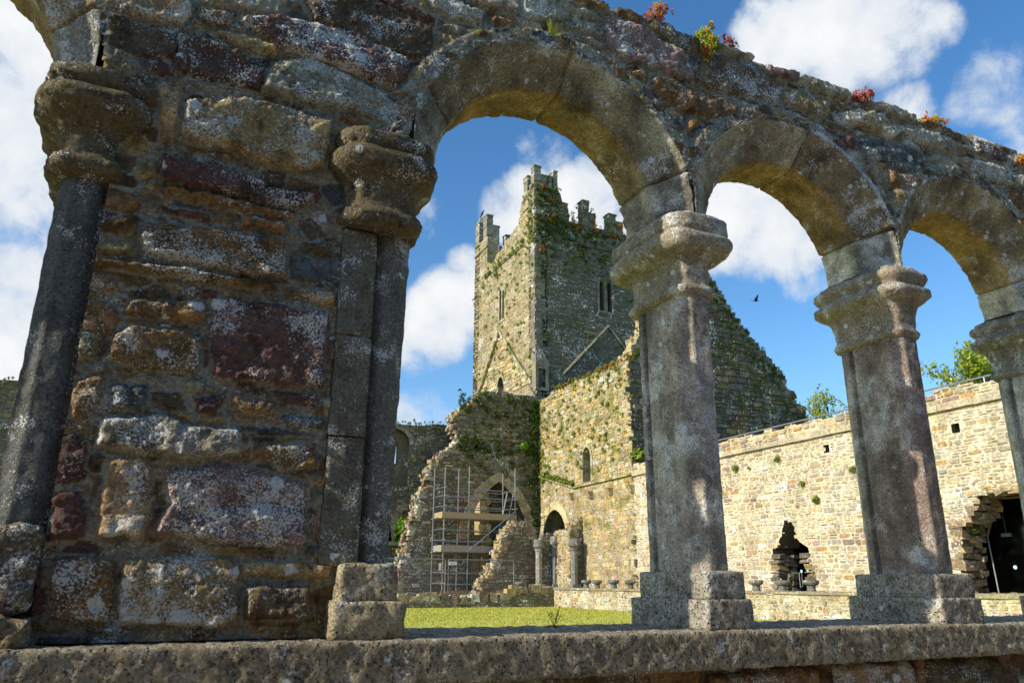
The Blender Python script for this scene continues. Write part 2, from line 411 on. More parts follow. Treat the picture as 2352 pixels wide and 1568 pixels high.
# ---------------------------------------------------------------- ground
GZ = -1.0
def sheet(name, x0, y0, x1, y1, z, m, kind='structure'):
    me = bpy.data.meshes.new(name); me.from_pydata([(x0,y0,z),(x1,y0,z),(x1,y1,z),(x0,y1,z)], [], [(0,1,2,3)]); me.update()
    o = link(name, me, m); o['kind'] = kind; return o
def ground_mat(name, c1, c2, s=.6, fine=60., bump=.6):
    m = bpy.data.materials.new(name); m.use_nodes = True; t = m.node_tree; b = t.nodes['Principled BSDF']; b.inputs['Roughness'].default_value = .95
    b.inputs['Specular IOR Level'].default_value = .1
    co = N('ShaderNodeTexCoord', t).outputs['Object']
    a = N('ShaderNodeTexNoise', t, i_Scale=s, i_Detail=7., i_Roughness=.65); L(t, co, a.inputs['Vector'])
    f = N('ShaderNodeTexNoise', t, i_Scale=fine, i_Detail=4.); L(t, co, f.inputs['Vector'])
    c = mixc(t, smooth(t, a.outputs[0], .35, .65), c1, c2); c = mixc(t, 1., c, N_val(t, f.outputs[0], .3, .7, .6, 1.35), 'MULTIPLY')
    L(t, c, b.inputs['Base Color']); bp = N('ShaderNodeBump', t, i_Strength=bump, i_Distance=.03); L(t, f.outputs[0], bp.inputs['Height']); L(t, bp.outputs[0], b.inputs['Normal'])
    return m
M_GRASS = ground_mat('lawn_grass', (.40,.44,.075), (.54,.53,.13), .45, 45.)
M_FIELD = ground_mat('field_grass', (.06,.09,.02), (.10,.12,.03), .05, 3.)
M_GRAV = ground_mat('walk_gravel', (.36,.31,.23), (.44,.38,.29), 1.5, 60.)  # made pale so the south walk, out of view, bounces light onto the pier
sheet('ground', -900, -900, 900, 900, GZ-.06, M_FIELD)
sheet('lawn', -14, 3.3, 16.8, 31.5, GZ, M_GRASS)
sheet('south_walk_path', -14, -14, 24, 2.4, GZ-.03, M_GRAV)
sheet('east_walk_path', 17.4, 2.6, 19.7, 31, GZ+.62, M_GRAV)
sheet('north_walk_path', -14, 32.0, 19.7, 38.5, GZ+.35, M_GRAV)
sheet('nave_floor', -25, 39.6, 19.7, 60, GZ+.35, M_FIELD)
# mown grass blades on the lawn, thickest where it is seen
rnd = random.Random(4); mb = MB()
for i in range(30000):
    t = rnd.random(); y = 6+25.4*t; x = rnd.uniform(.10*y, min(16.7, .72*y+2)) if rnd.random() < .85 else rnd.uniform(-3, 16.7)
    a = rnd.random()*6.28; h = rnd.uniform(.015, .04); w = .012+.0006*y
    c = (rnd.uniform(.34,.6), rnd.uniform(.36,.54), rnd.uniform(.04,.10))
    mb.add([(x-math.cos(a)*w, y-math.sin(a)*w, GZ), (x+math.cos(a)*w, y+math.sin(a)*w, GZ), (x+rnd.uniform(-.02,.02), y+rnd.uniform(-.02,.02), GZ+h)], [(0,1,2)], c)
g = mb.build('lawn_grass_blades', M_LEAF); tag(g, 'short mown yellow green grass of the cloister garth', 'grass', kind='stuff')

# unseen wall added behind the camera to keep sky light off the arcade front
mb = MB(); q = [(-14, GZ), (16, GZ), (16, 2.9), (-14, 2.9)]
slab(mb, q, [], mapyn(-2.6), .8, lin(120,112,94)+(.3,)); rubble(mb, q, [], mapyn(-2.6), P_NAVE, 15, (.14, .28), (.2, .6), (.01, .05), .013, False, .4)
tag(mb.build('unseen_shade_wall', M_NAVE), 'tall rubble wall closing the cloister walk behind the arcade', 'wall')

# ---------------------------------------------------------------- the foreground cloister arcade
YW = 2.60                    # mortar face of the rubble; stones stand 20-40 mm proud of it
ZS, ZSP, ZTOP = -.17, 1.59, 2.64
COLX = [2.118, 3.468, 4.818, 6.17]
ARCH = [(-1.01, .545), (1.435, .542), (2.795, .52), (4.145, .515), (5.495, .52)]
ROUT = .73
arc = thing('cloister_arcade', (2.2, 2.76, GZ), 'weathered stone cloister arcade with rubble pier and round arches in front of the lawn', 'arcade')

STONES = """
A T .04 .8:610,105 560,60 550,0 1040,0 1040,100 980,150 780,120
A D .03 .2:600,130 690,120 950,210 945,330 690,325 600,290
A R .03 .5:960,190 1190,235 1440,400 1400,500 925,400
A S .03 .2:300,265 400,190 520,200 520,290 400,300
A G .03 .4:1060,0 1550,0 1535,110 1250,60 1080,30
A R .05 2.2:1290,120 1500,110 1900,200 2200,330 2190,430 2130,490 1800,370 1540,290 1370,190
A T .04 .5:1140,180 1240,185 1500,270 1490,310 1400,310 1240,250
A B .035 1.1:1060,60 1240,90 1260,150 1150,150 1080,110
A G .035 .7:1480,350 1700,330 2130,540 2110,700 1850,600 1680,580 1400,500
A D .035 .4:1660,0 2000,0 2330,160 2320,330 2230,330 1980,260 1680,120
A R .03 .3:2000,5 2150,10 2352,120 2340,150 2200,100
A T .03 .4:2200,380 2270,390 2240,470 2190,450
A T .055 .9:1000,560 1400,560 1790,680 1770,890 1600,930 1250,820 990,750
A T .025 .5:870,450 990,440 970,560 960,750 870,760 860,560
A G .02 .4:1040,450 1200,480 1200,500 1100,500
A R .06 .6:860,840 1200,900 1430,970 1430,1000 1740,1040 1720,1080 1600,1130 1300,1060 880,980
A B .045 .1:890,1000 1300,1075 1600,1135 1590,1175 1200,1115 900,1040
A O .02 .1:550,1010 620,1000 790,1050 760,1120 680,1140 530,1090
A R .025 .2:820,1080 1130,1150 1150,1200 900,1130
A O .03 .4:1320,1150 1570,1190 1540,1250 1320,1220
A B .025 .2:540,1170 740,1150 740,1250 530,1240
A B .035 1.3:800,1180 1150,1220 1560,1290 1560,1480 1400,1500 1100,1420 800,1350 740,1280
A Y .025 .2:500,1290 720,1300 710,1370 500,1360
A S .025 .1:1590,1360 1860,1400 1860,1550 1580,1500
A D .03 .3:1640,1290 1800,1310 1800,1380 1680,1360
A B .045 .6:530,1390 1000,1440 1500,1540 1500,1568 1000,1500 500,1420
B B .025 .2:340,70 440,70 480,150 420,200 300,170 290,100
B B .035 .8:500,60 800,70 820,100 800,150 690,150 480,110
B R .02 .1:790,20 850,30 850,60 790,60
B T .03 .7:1110,10 1310,30 1320,85 1110,55
B R .03 .75:830,60 900,55 1285,115 1265,410 1060,395 830,370
B B .035 1.0:440,190 540,165 785,195 780,350 570,345 420,290
B Y .03 .2:290,180 400,190 390,280 320,300 290,260
B O .03 .4:290,360 400,355 395,440 350,540 270,540
B S .03 .1:435,385 500,395 505,485 425,485
B S .03 .1:512,395 580,400 570,485 512,485
B D .02 .3:590,430 720,430 720,500 600,490
B R .03 .6:750,440 890,440 840,520 770,520
B B .03 .4:910,425 1090,460 1080,530 920,500
B R .02 .2:1050,410 1250,440 1240,485 1130,470
B S .02 .2:1110,510 1270,530 1270,570 1110,560
B G .045 1.9:390,520 620,515 760,560 950,580 930,660 800,690 370,640
B B .03 1.3:990,630 1240,630 1245,720 1100,730 990,680
B R .025 .5:215,600 280,580 340,640 330,780 205,780
B R .025 .2:190,840 230,805 320,820 340,900 330,1000 180,1020
B T .03 1.1:430,690 540,680 600,720 580,930 550,1000 370,990 400,790
B P .03 1.5:650,720 900,710 1210,780 1200,1030 950,1030 610,980 660,870
B T .04 1.0:480,1070 900,1070 940,1110 920,1330 870,1350 470,1340 450,1230
B B .035 .7:200,1070 450,1080 440,1230 430,1330 190,1330
B T .03 .4:945,1090 1310,1090 1290,1160 950,1150
B D .05 .5:960,1190 1220,1190 1230,1330 950,1310
B T .02 .3:660,1010 1100,1040 1190,1060 900,1060
B S .02 .3:900,560 1100,570 1260,600 950,580
C G .035 .9:420,0 560,0 640,40 760,90 750,165 600,140 460,80
C G .03 .4:480,190 560,160 720,210 710,230 600,240
C T .03 .2:480,215 570,250 560,290 500,290
C O .05 .1:800,120 880,115 945,180 930,190 800,150
C G .03 .5:650,0 940,0 980,90 960,100 760,60
C G .035 .9:990,0 1260,0 1300,80 1270,130 1130,150 1000,110
C B .035 .3:1280,0 1500,0 1530,60 1490,80 1300,20
C G .025 .4:1270,50 1500,110 1490,150 1300,100
C G .03 .6:1261,150 1490,165 1490,260 1400,220 1270,195
C G .03 .3:1340,230 1480,270 1490,310 1440,310
C P .035 .8:1505,110 1740,190 1950,320 2000,380 2040,510 1800,440 1640,380 1500,310
C B .04 .3:1560,20 1640,40 1740,110 1690,170 1570,100
C D .03 .4:1740,100 1860,130 2080,250 2060,350 1960,330 1800,220
C G .05 .3:1880,90 2110,180 2100,200 1880,120
C G .04 .9:2130,270 2220,265 2500,290 2480,390 2400,380 2200,340
C D .03 .8:2080,370 2250,370 2460,440 2560,560 2560,640 2350,600 2150,560 2040,500
C B .045 .4:1780,500 1850,490 2000,540 2190,600 2310,680 2290,740 2200,740 1950,690 1800,560
C T .04 .3:1640,450 1720,450 1760,490 1740,510
C O .03 .1:1990,760 2050,730 2090,760 2000,820
C G .025 .5:2060,830 2180,790 2200,850 2090,920
D D .05 .1:600,325 770,380 770,400 600,345
D P .035 .5:600,350 790,420 800,520 600,470
D G .04 .5:810,440 870,440 1110,520 1110,640 850,540 800,510
D D .03 .2:1115,550 1190,570 1180,620 1120,610
D T .035 .6:700,550 860,570 990,650 980,720 880,710 700,640
D G .035 .5:1200,600 1400,640 1520,720 1520,770 1440,750 1250,690 1200,640
D T .05 2.6:1060,700 1130,680 1300,720 1400,830 1370,870 1200,800 1080,760
D G .04 .7:1410,780 1480,770 1750,880 1740,960 1620,920 1420,830
D D .035 .3:1540,750 1640,760 1790,830 1800,880 1650,820
D R .03 .4:710,670 800,690 850,740 720,700
D B .03 .2:930,740 1100,790 1150,830 1000,800
D R .03 .1:1030,840 1120,850 1170,930 1100,910
D S .035 .8:1170,850 1290,860 1360,900 1450,900 1540,980 1530,1070 1400,1040 1240,970 1170,920
D B .04 .4:1330,1040 1520,1100 1540,1140 1490,1190 1350,1130
D G .03 .3:1570,960 1640,950 1780,1030 1760,1070 1600,1010
D T .03 .6:1760,890 1860,900 1880,940 1770,920
D R .035 .7:1860,860 2060,930 2070,1000 1900,950
D G .035 .8:1780,970 1990,1010 2090,1060 2190,1100 2190,1160 1950,1120 1820,1040
D G .03 .6:2080,950 2300,980 2300,1060 2090,1010
D G .03 .5:1800,800 1900,820 1910,850 1830,840
D T .03 .4:1350,1190 1440,1200 1480,1250 1450,1310 1370,1290
D B .02 .2:1370,1320 1460,1330 1450,1380 1370,1370
D B .03 .5:2080,1180 2250,1170 2250,1310 2120,1290
D G .03 .3:1970,1170 2070,1200 2080,1250 2020,1200
"""
CROP = dict(A=(0, 0, .425, .425), B=(0, 646.8, .588, .588), C=(823.2, 0, .375, .375), D=(1528.8, 0, .375, .375))

def seg_dist(X, Z, P):
    """signed distance to a polygon, positive inside (numpy arrays)"""
    d = np.full(X.shape, 1e9); ins = np.zeros(X.shape, bool); n = len(P)
    for i in range(n):
        ax, az = P[i]; bx, bz = P[(i+1) % n]
        ex, ez = bx-ax, bz-az; t = np.clip(((X-ax)*ex+(Z-az)*ez)/(ex*ex+ez*ez+1e-12), 0, 1)
        d = np.minimum(d, np.hypot(X-ax-t*ex, Z-az-t*ez))
        c = (az > Z) != (bz > Z)
        with np.errstate(divide='ignore', invalid='ignore'): ins ^= c & (X < ex*(Z-az)/(ez if ez else 1e-12)+ax)
    return np.where(ins, d, -d)
def sstep(x, a, b):
    t = np.clip((x-a)/(b-a), 0, 1); return t*t*(3-2*t)
def terr(t):
    f = np.floor(t); return f+sstep(t-f, .72, 1.)
def rubble_sheet(mb, x0, x1, z0, z1, res, yw, valid, traced, seed, pal, mortar, cell=(.115, .062), fwd=0., ring=None):
    """front face of the near rubble, modelled as a fine relief: traced stones first, small ones packed between"""
    rnd = np.random.RandomState(seed); prn = random.Random(seed)
    nx, nz = int((x1-x0)/res)+1, int((z1-z0)/res)+1
    X, Z = np.meshgrid(x0+np.arange(nx)*res, z0+np.arange(nz)*res)
    wx = fbm(X, Z, X*0+seed, 22., 3)*.013; wz = fbm(X, Z, X*0+seed+9, 22., 3)*.013
    XX, ZZ = X+wx, Z+wz
    H = np.zeros(X.shape); cov = np.full(X.shape, -1e9)
    colr = np.empty(X.shape+(4,)); colr[..., :3] = mortar; colr[..., 3] = .06
    rough = fbm(X, Z, X*0+3, 22., 4); fine = fbm(X, Z, X*0+5, 85., 3)
    for (code, pr, li, P) in traced:
        P = np.array(P); m = .05
        i0, i1 = int((P[:, 1].min()-m-z0)/res), int((P[:, 1].max()+m-z0)/res)+2
        j0, j1 = int((P[:, 0].min()-m-x0)/res), int((P[:, 0].max()+m-x0)/res)+2
        s = (slice(max(i0, 0), max(i1, 0)), slice(max(j0, 0), max(j1, 0)))
        if XX[s].size == 0: continue
        sd = seg_dist(XX[s], ZZ[s], P)
        cx, cz = P.mean(0)
        h = pr*.8*sstep(sd, -.001, .008)+sstep(sd, 0, .03)*.003+((X[s]-cx)*prn.uniform(-.03, .03)+(Z[s]-cz)*prn.uniform(-.07, .02))*(sd > 0)
        h = h+np.where(sd > 0, rough[s]*.005+terr(fbm(X[s]*.5, Z[s]*1.6, X[s]*0+prn.random()*50, 13., 3)*5)*.0034, 0)
        k = sd > 0
        c = np.array(pick(prn, [(1, C[code])])); 
        H[s] = np.where(k & (h > H[s]), h, H[s]); cov[s] = np.maximum(cov[s], sd)
        vv = 1+rough[s]*.5
        for q in range(3): colr[s][..., q] = np.where(k, c[q]*vv, colr[s][..., q])
        colr[s][..., 3] = np.where(k, li, colr[s][..., 3])
    # small stones between the traced ones
    free = cov < -.006
    sx, sz = cell
    gx, gz = np.meshgrid(np.arange(x0, x1, sx), np.arange(z0, z1, sz))
    gx = gx+(np.arange(gx.shape[0]) % 2)[:, None]*sx*.5
    S = np.c_[(gx+rnd.uniform(-.36, .36, gx.shape)*sx).ravel(), (gz+rnd.uniform(-.30, .30, gz.shape)*sz).ravel()]
    idx = np.argwhere(free & valid(X, Z))
    if len(idx):
        px, pz = XX[free & valid(X, Z)], ZZ[free & valid(X, Z)]
        f1 = np.full(px.shape, 1e9); f2 = f1.copy(); who = np.zeros(px.shape, int)
        order = np.argsort(px); chunk = 4000
        for o in range(0, len(order), chunk):
            q = order[o:o+chunk]; a = px[q]; b = pz[q]
            near = np.where((S[:, 0] > a.min()-.4) & (S[:, 0] < a.max()+.4))[0]
            D = np.hypot((a[:, None]-S[near, 0])/sx*sz*1.25, b[:, None]-S[near, 1])
            k = np.argpartition(D, 1, axis=1)[:, :2]; d2 = np.take_along_axis(D, k, 1); w = d2.argmin(1)
            who[q] = near[k[np.arange(len(q)), w]]; f1[q] = d2.min(1); f2[q] = d2.max(1)
        sd = np.minimum((f2-f1)*.5, -cov[free & valid(X, Z)]-.006)
        cp = np.array([pick(prn, pal) for _ in S]); pr = rnd.uniform(.002, .020, len(S)); li = rnd.uniform(.0, .75, len(S))
        k = sd > .004
        h = pr[who]*sstep(sd, .002, .013)+np.where(k, rough[free & valid(X, Z)]*.008, 0)
        i, j = idx[:, 0], idx[:, 1]
        H[i, j] = np.maximum(H[i, j], h)
        colr[i[k], j[k], :3] = cp[who[k]]*(1+rough[i[k], j[k]]*.5)[:, None]; colr[i[k], j[k], 3] = li[who[k]]
    H = H+rough*.004+fine*.009
    joint = cov < -.004
    H = H-np.where(joint & (H < .012), .016*sstep(fbm(X, Z, X*0+31, 9., 3), .08, .35), 0)
    H = H-.016*sstep(cov, -.016, -.009)*sstep(-cov, .0, .003)*sstep(fbm(X, Z, X*0+57, 12., 3), -.22, .1)
    if ring is not None: H = np.maximum(H, .034*sstep(ring(X, Z), .075, .03)+fine*.012*(ring(X, Z) < .08))
    mud = (sstep(fbm(X, Z, X*0+41, 5., 3), 0., .4)*.35*joint)[..., None]
    colr[..., :3] = colr[..., :3]*(1-mud)+np.array(lin(104,88,64))*mud
    yw = yw-fwd*sstep(Z, 1.35, 1.58)
    V = np.c_[X.ravel(), (yw-H).ravel(), Z.ravel()]
    ok = valid(X, Z)
    q = ok[:-1, :-1] & ok[1:, :-1] & ok[:-1, 1:] & ok[1:, 1:]
    ii, jj = np.nonzero(q)
    used = np.zeros(nx*nz, bool)
    a = ii*nx+jj; Fq = np.c_[a, a+1, a+nx+1, a+nx]; used[Fq.ravel()] = True
    remap = np.cumsum(used)-1
    mb.add(V[used].tolist(), [tuple(f) for f in remap[Fq].tolist()], [tuple(c) for c in np.clip(colr.reshape(-1, 4)[used], 0, 3).tolist()])

def ztop(x):
    x = np.asarray(x, float)
    st = np.floor(x/.23+.3*np.sin(x*3.)); return ZTOP+.035*(hsh(st, st*0+7, st*0)-.5)+.02*vnoise(x*9, x*0+3, x*0)
def in_arch(X, Z, k=.69):
    r = np.zeros(X.shape, bool)
    for c, a in ARCH:
        r |= ((np.hypot((X-c), np.maximum(Z-ZSP, 0)) < k) & (np.abs(X-c) < k))
    return r
traced = []
for ln in STONES.strip().splitlines():
    hd, pts = ln.split(':'); cr, code, pr, li = hd.split(); ox, oy, sx, sy = CROP[cr]
    P = [on_y(ox+float(p.split(',')[0])*sx, oy+float(p.split(',')[1])*sy, 2.57) for p in pts.split()]
    traced.append((code, float(pr), float(li), [(p.x, p.z) for p in P]))
PALF = [(4, C['G']), (4, C['T']), (3, C['B']), (2, C['D']), (1, C['R']), (.6, C['S']), (.5, C['O'])]
mb = MB()
XL, XR = -2.9, 6.95
def valid_up(X, Z): return (Z < ztop(X)) & (X > XL+.01) & (X < XR) & ~in_arch(X, Z) & ((Z > ZSP+.02) | ((X > -.25) & (X < np.where(Z < .05, .60, .53))) | ((Z > 1.3) & (X > -.36) & (X < .72)) | (X < -1.72) | (X > 6.2))
rubble_sheet(mb, XL, XR, ZS+.004, ZTOP+.07, .0072, YW, valid_up, traced, 11, PALF, lin(172,167,152), fwd=.035, ring=lambda X, Z: np.where(Z > ZSP-.05, np.min([np.abs(np.hypot(X-c, Z-ZSP)-ROUT) for c, a in ARCH], axis=0), 9.))
# solid core of the wall behind the relief
pl = [(XL, ZS+.01)]+[(XL, ZTOP-.03), (XR, ZTOP-.03), (XR, ZS+.01), (6.23, ZS+.01)]
def arch_line(c, k=.70, n=24, rev=False):
    p = [(c+k*math.cos(t*math.pi/n), ZSP+k*math.sin(t*math.pi/n)) for t in range(n+1)]
    return [q for q in p if abs(q[0]-c) < .671 or q[1] > ZSP+.3]
out = pl[:-1]+[(6.2, ZS+.01)]
for c, a in reversed(ARCH[1:]): out += [(x, z) for x, z in arch_line(c) if z > ZSP+.16]
out += [(.66, ZSP), (.66, ZS+.01), (-.33, ZS+.01), (-.33, ZSP)]
out += [(x, z) for x, z in arch_line(ARCH[0][0]) if z > ZSP+.16]+[(-1.72, ZSP), (-1.72, ZS+.01)]
slab(mb, out, [], mapy(YW+.014), .345, lin(104,96,82))
rn = random.Random(5); x = XL
while x < XR:                                   # flat coping slabs bedded on top
    w = rn.uniform(.22, .55); h = rn.uniform(.012, .035); z = float(ztop(x+w/2))
    box(mb, (x, YW-rn.uniform(-.01, .035), z-.03), (x+w*.96, YW+.37, z+h), pick(rn, [(2, C['S']), (2, C['G']), (1, C['D'])])+(.6,), .012, rn); x += w
x = XL
while x < XR:                                   # rubble of the garth side
    x += .3
rubble(mb, out, [[(c+.84*math.cos(t*math.pi/10), ZSP-.6+.84*math.sin(t*math.pi/10)+.6*(0<t<10)) for t in range(11)] for c, a in ARCH], mapyn(YW+.367), PALF, 8, (.1, .2), (.15, .4), (.01, .03))
mas = mb.build('rubble_masonry', M_ARC, arc, smooth=True)

# sill course and the dwarf wall that carries it
def stone_run(name, segs, y0, y1, z0, z1, m, col, seed, step=.012, er=(.016, 14., 4)):
    mb = MB(); rn = random.Random(seed)
    for a, b in segs:
        k = rn.uniform(.9, 1.1); grid_box(mb, (a, y0+rn.uniform(-.006, .006), z0), (b-.006, y1, z1+rn.uniform(-.002, .002)), step, tuple(c*k for c in col)+(.5,), .008)
    return mb.build(name, m, arc, smooth=True, erode=er)
stone_run('sill', [(-2.9,-1.5),(-1.5,-.42),(-.42,2.86),(2.86,4.6),(4.6,6.9)], 2.452, 3.06, ZS-.135, ZS, M_SILL, lin(184,168,138), 3, .0125, (.008, 40., 5))
mb = MB()
lowst = [('D', .03, .2, [(-.2,-.40),(.15,-.40),(.16,-.55),(-.2,-.56)]), ('R', .03, 1., [(.85,-.34),(1.25,-.34),(1.27,-.5),(.85,-.5)]), ('B', .04, .6, [(2.0,-.33),(2.55,-.32),(2.56,-.43),(2.0,-.44)]),
         ('T', .04, 2.0, [(2.66,-.32),(3.1,-.32),(3.12,-.46),(2.68,-.45)]), ('D', .03, .4, [(3.2,-.32),(3.7,-.32),(3.72,-.44),(3.2,-.44)])]
rubble_sheet(mb, -2.9, 6.9, GZ, ZS-.12, .014, 2.535, lambda X, Z: X > -9, lowst, 21, [(3, C['D']), (3, C['B']), (2, C['R']), (1, C['G'])], lin(90,82,68), (.3, .13))
slab(mb, [(-2.9, GZ), (6.9, GZ), (6.9, ZS-.137), (-2.9, ZS-.137)], [], mapy(2.55), .46, lin(100,92,78))
mb.build('dwarf_wall', M_ARC, arc, smooth=True)

# arch rings: splayed front, soffit, splayed back, cut into a few big stones
def arch(c, a, joints, seed):
    prof = [(ROUT, 2.66), (ROUT, 2.55), (ROUT-.012, 2.534), (.70, 2.53), (.686, 2.534), (a+.012, 2.655), (a, 2.668), (a, 2.895), (a+.012, 2.907), (.69, 2.948), (ROUT, 2.95)]
    pp = [prof[0]]
    for p, q in zip(prof[:-1], prof[1:]):
        n = max(1, int(math.hypot(q[0]-p[0], q[1]-p[1])/.012))
        pp += [(p[0]+(q[0]-p[0])*t/n, p[1]+(q[1]-p[1])*t/n) for t in range(1, n+1)]
    rn = random.Random(seed); NT = 300; bounds = [-1]+joints+[181]
    tones = [pick(rn, [(2, lin(150,134,102)), (1, lin(160,148,120))]) for _ in bounds]
    tones[0] = pick(rn, [(1, lin(188,182,166))]); tones[len(joints)] = pick(rn, [(1, lin(168,162,146))])
    mb = MB(); V = []; Cc = []; n = len(pp); shf = [(rn.uniform(-.005, .005), rn.uniform(-.007, .007)) for _ in bounds]
    for i in range(NT+1):
        th = 180*i/NT; t = R(th); vi = sum(th > j for j in joints)
        dj = min(abs(th-j) for j in joints)*math.pi/180*.6
        gr = .020*max(0, 1-dj/.010)+(rn.random()-.5)*.001
        for (r, y) in pp:
            ct = abs(math.cos(t)); rr = r+shf[vi][0]*(r < .7); y = y+shf[vi][1]*(y < 2.75)
            if ct*rr > .672: rr = .672/ct
            rr = max(rr, a if r <= a+.2 else rr)
            V.append((c+(rr+gr*(r < .69))*math.cos(t), y+gr*(1 if y < 2.74 else -1)*(r > a+.005), ZSP+(rr+gr*(r < .69))*math.sin(t)))
            col = np.array(tones[vi]); li = .35
            if r < a+.004: f = min(1., max(0., (th-16)/14))*min(1., max(0., (176-th)/14))*(.08+.85*(vnoise(np.array([th*.06+seed]), np.array([y*14]), np.array([0.]))[0]+.5)); col = col*(1-f)+np.array(lin(166,132,80))*f; li = .12
            elif r > .69: col = np.array(lin(176,174,164)); li = 1.2
            elif th < 35: li = 1.0
            Cc.append(tuple(col)+(li,))
    Va = np.array(V); Ca = np.array(Cc); w = fbm(Va[:, 0]*7, Va[:, 1]*9, Va[:, 2]*7, 1., 5); Ca[:, :3] *= np.maximum(.3, 1+1.25*w)[:, None]; Ca[:, 3] *= np.maximum(0, 1+2.2*w); Cc = [tuple(q) for q in Ca]
    F = []
    for i in range(NT):
        for k in range(n-1): F.append((i*n+k, i*n+k+1, (i+1)*n+k+1, (i+1)*n+k))
    F += [tuple(range(n)), tuple(range(NT*n, NT*n+n))[::-1]]
    mb.add(V, F, Cc)
    return mb.build('arch', M_CARVE, arc, smooth=True, erode=(.011, 26., 5))
arch(*ARCH[0], [22, 95, 152], 1); arch(*ARCH[1], [21, 86, 153], 2); arch(*ARCH[2], [20, 80, 158], 3); arch(*ARCH[3], [19, 98, 160], 4); arch(*ARCH[4], [22, 88, 158], 5)

# paired columns
YF, YB, RO = 2.652, 2.868, .092
def dense(P, step=.009):
    out = []
    for p, q in zip(P, P[1:]+P[:1]):
        n = max(1, int(math.hypot(q[0]-p[0], q[1]-p[1])/step))
        out += [(p[0]+(q[0]-p[0])*t/n, p[1]+(q[1]-p[1])*t/n) for t in range(n)]
    return out
def shaft_ring(x0, z, k=1.):
    w = .087*k; e = .087-w
    H_ = [(.046, 2.555+e), (w, 2.612), (w, 2.842), (.062, 2.848), (.062, 2.866), (w, 2.872), (w, 2.905), (.046, 2.955-e)]
    P = [(x0+a, b) for a, b in H_]+[(x0-a, b) for a, b in H_[::-1]]
    return [(p[0], p[1], z) for p in dense(P)]
def lobe_ring(x0, z, d, n=100, yf=YF, yb=YB, waist=.006, r=None):
    """outline of a twin capital: two round lobes with a slight waist"""
    yc, hl = (yf+yb)/2, (yb-yf)/2; out = []; r0 = (RO if r is None else r)+d
    for k in range(n):
        t = 2*math.pi*k/n; cx, sy = math.cos(t), math.sin(t)
        e = 2.0; x = r0*math.copysign(abs(cx)**.48, cx); y = hl*math.copysign(min(1., abs(sy)*1.5), sy)+r0*math.copysign(abs(sy)**.85, sy)
        wst = waist*math.exp(-((y/(hl*.55))**2)); x -= math.copysign(min(wst, abs(x)*.5), x) if abs(cx) > .05 else 0
        out.append((x0+x, yc+y, z))
    return out
def cap_rings(x0, prof, seed, **kw):
    rings = []
    for (z0, d0), (z1, d1) in zip(prof[:-1], prof[1:]):
        n = max(1, int(math.hypot(z1-z0, d1-d0)/.011))
        rings += [lobe_ring(x0, z0+(z1-z0)*t/n, d0+(d1-d0)*t/n, **kw) for t in range(n)]
    return rings+[lobe_ring(x0, prof[-1][0], prof[-1][1], **kw), lobe_ring(x0, prof[-1][0]+.001, prof[-1][1]-.06, **kw)]
CAPA = [(1.225,-.004),(1.232,.02),(1.25,.03),(1.27,.022),(1.28,.004),(1.30,.004),(1.37,.008),(1.395,.022),(1.41,.048),(1.415,.066),(1.43,.092),(1.455,.106),(1.48,.108),(1.492,.102),(1.497,.088),(1.515,.086),(1.520,.094),(1.578,.094),(1.59,.083)]
CAPB = [(1.215,-.004),(1.225,.014),(1.245,.024),(1.262,.014),(1.27,.008),(1.33,.012),(1.375,.022),(1.40,.036),(1.42,.066),(1.445,.094),(1.475,.092),(1.492,.066),(1.503,.062),(1.518,.078),(1.540,.09),(1.562,.086),(1.575,.062),(1.592,.055)]
def column(x0, prof, csh, ccap, cbase, seed, wb=(.112, .093)):
    rn = random.Random(seed); mb = MB(); zs = np.arange(.03, 1.245, .014); rings = []; cols = []
    ncol = np.array(csh[0]); ncol2 = np.array(csh[1])
    for z in zs:
        rings.append(shaft_ring(x0, z))
    n = len(rings[0]); cs = []
    for i, z in enumerate(zs):
        f = vnoise(np.full(n, z*2.2+seed), np.arange(n)/16., np.zeros(n))+.5
        st = fbm(np.arange(n)/5.+seed*9, np.full(n, z*1.6), np.zeros(n), 1., 3); bl = fbm(np.arange(n)/14.+seed*5, np.full(n, z*7.), np.zeros(n)+3, 1., 3)
        for k in range(n): cs.append(tuple((ncol*(1-f[k])+ncol2*f[k])*max(.4, 1+.6*st[k]+.7*bl[k]))+(max(0, .55+2.*bl[k]),))
    vs = [p for r in rings for p in r]; fs = [(i*n+k, i*n+(k+1) % n, (i+1)*n+(k+1) % n, (i+1)*n+k) for i in range(len(rings)-1) for k in range(n)]
    mb.add(vs, fs, cs)
    sh = mb.build('column', M_CARVE, arc, smooth=True, erode=(.0035, 30., 4))
    mb = MB(); loft(mb, cap_rings(x0, prof, seed), tuple(ccap)+(.6,)); mb.build('capital', M_CARVE, sh, smooth=True, erode=(.007, 34., 5))
    mb = MB()
    grid_box(mb, (x0-wb[0], 2.50, ZS-.004), (x0+wb[0], 3.03, -.058), .0125, tuple(cbase)+(.5,), .006)
    grid_box(mb, (x0-wb[1], 2.515, -.062), (x0+wb[1], 2.985, .048), .0125, tuple(c*1.03 for c in cbase)+(.5,), .006)
    mb.build('column_base', M_SILL, sh, smooth=True, erode=(.0055, 40., 4))
column(COLX[0], CAPA, (lin(190,184,170), lin(180,164,148)), lin(170,158,136), lin(182,174,154), 1)
column(COLX[1], CAPB, (lin(188,180,166), lin(172,140,126)), lin(168,152,132), lin(182,172,150), 2, (.14, .125))
column(COLX[2], CAPB, (lin(206,204,194), lin(196,188,176)), lin(136,130,118), lin(176,168,148), 3)
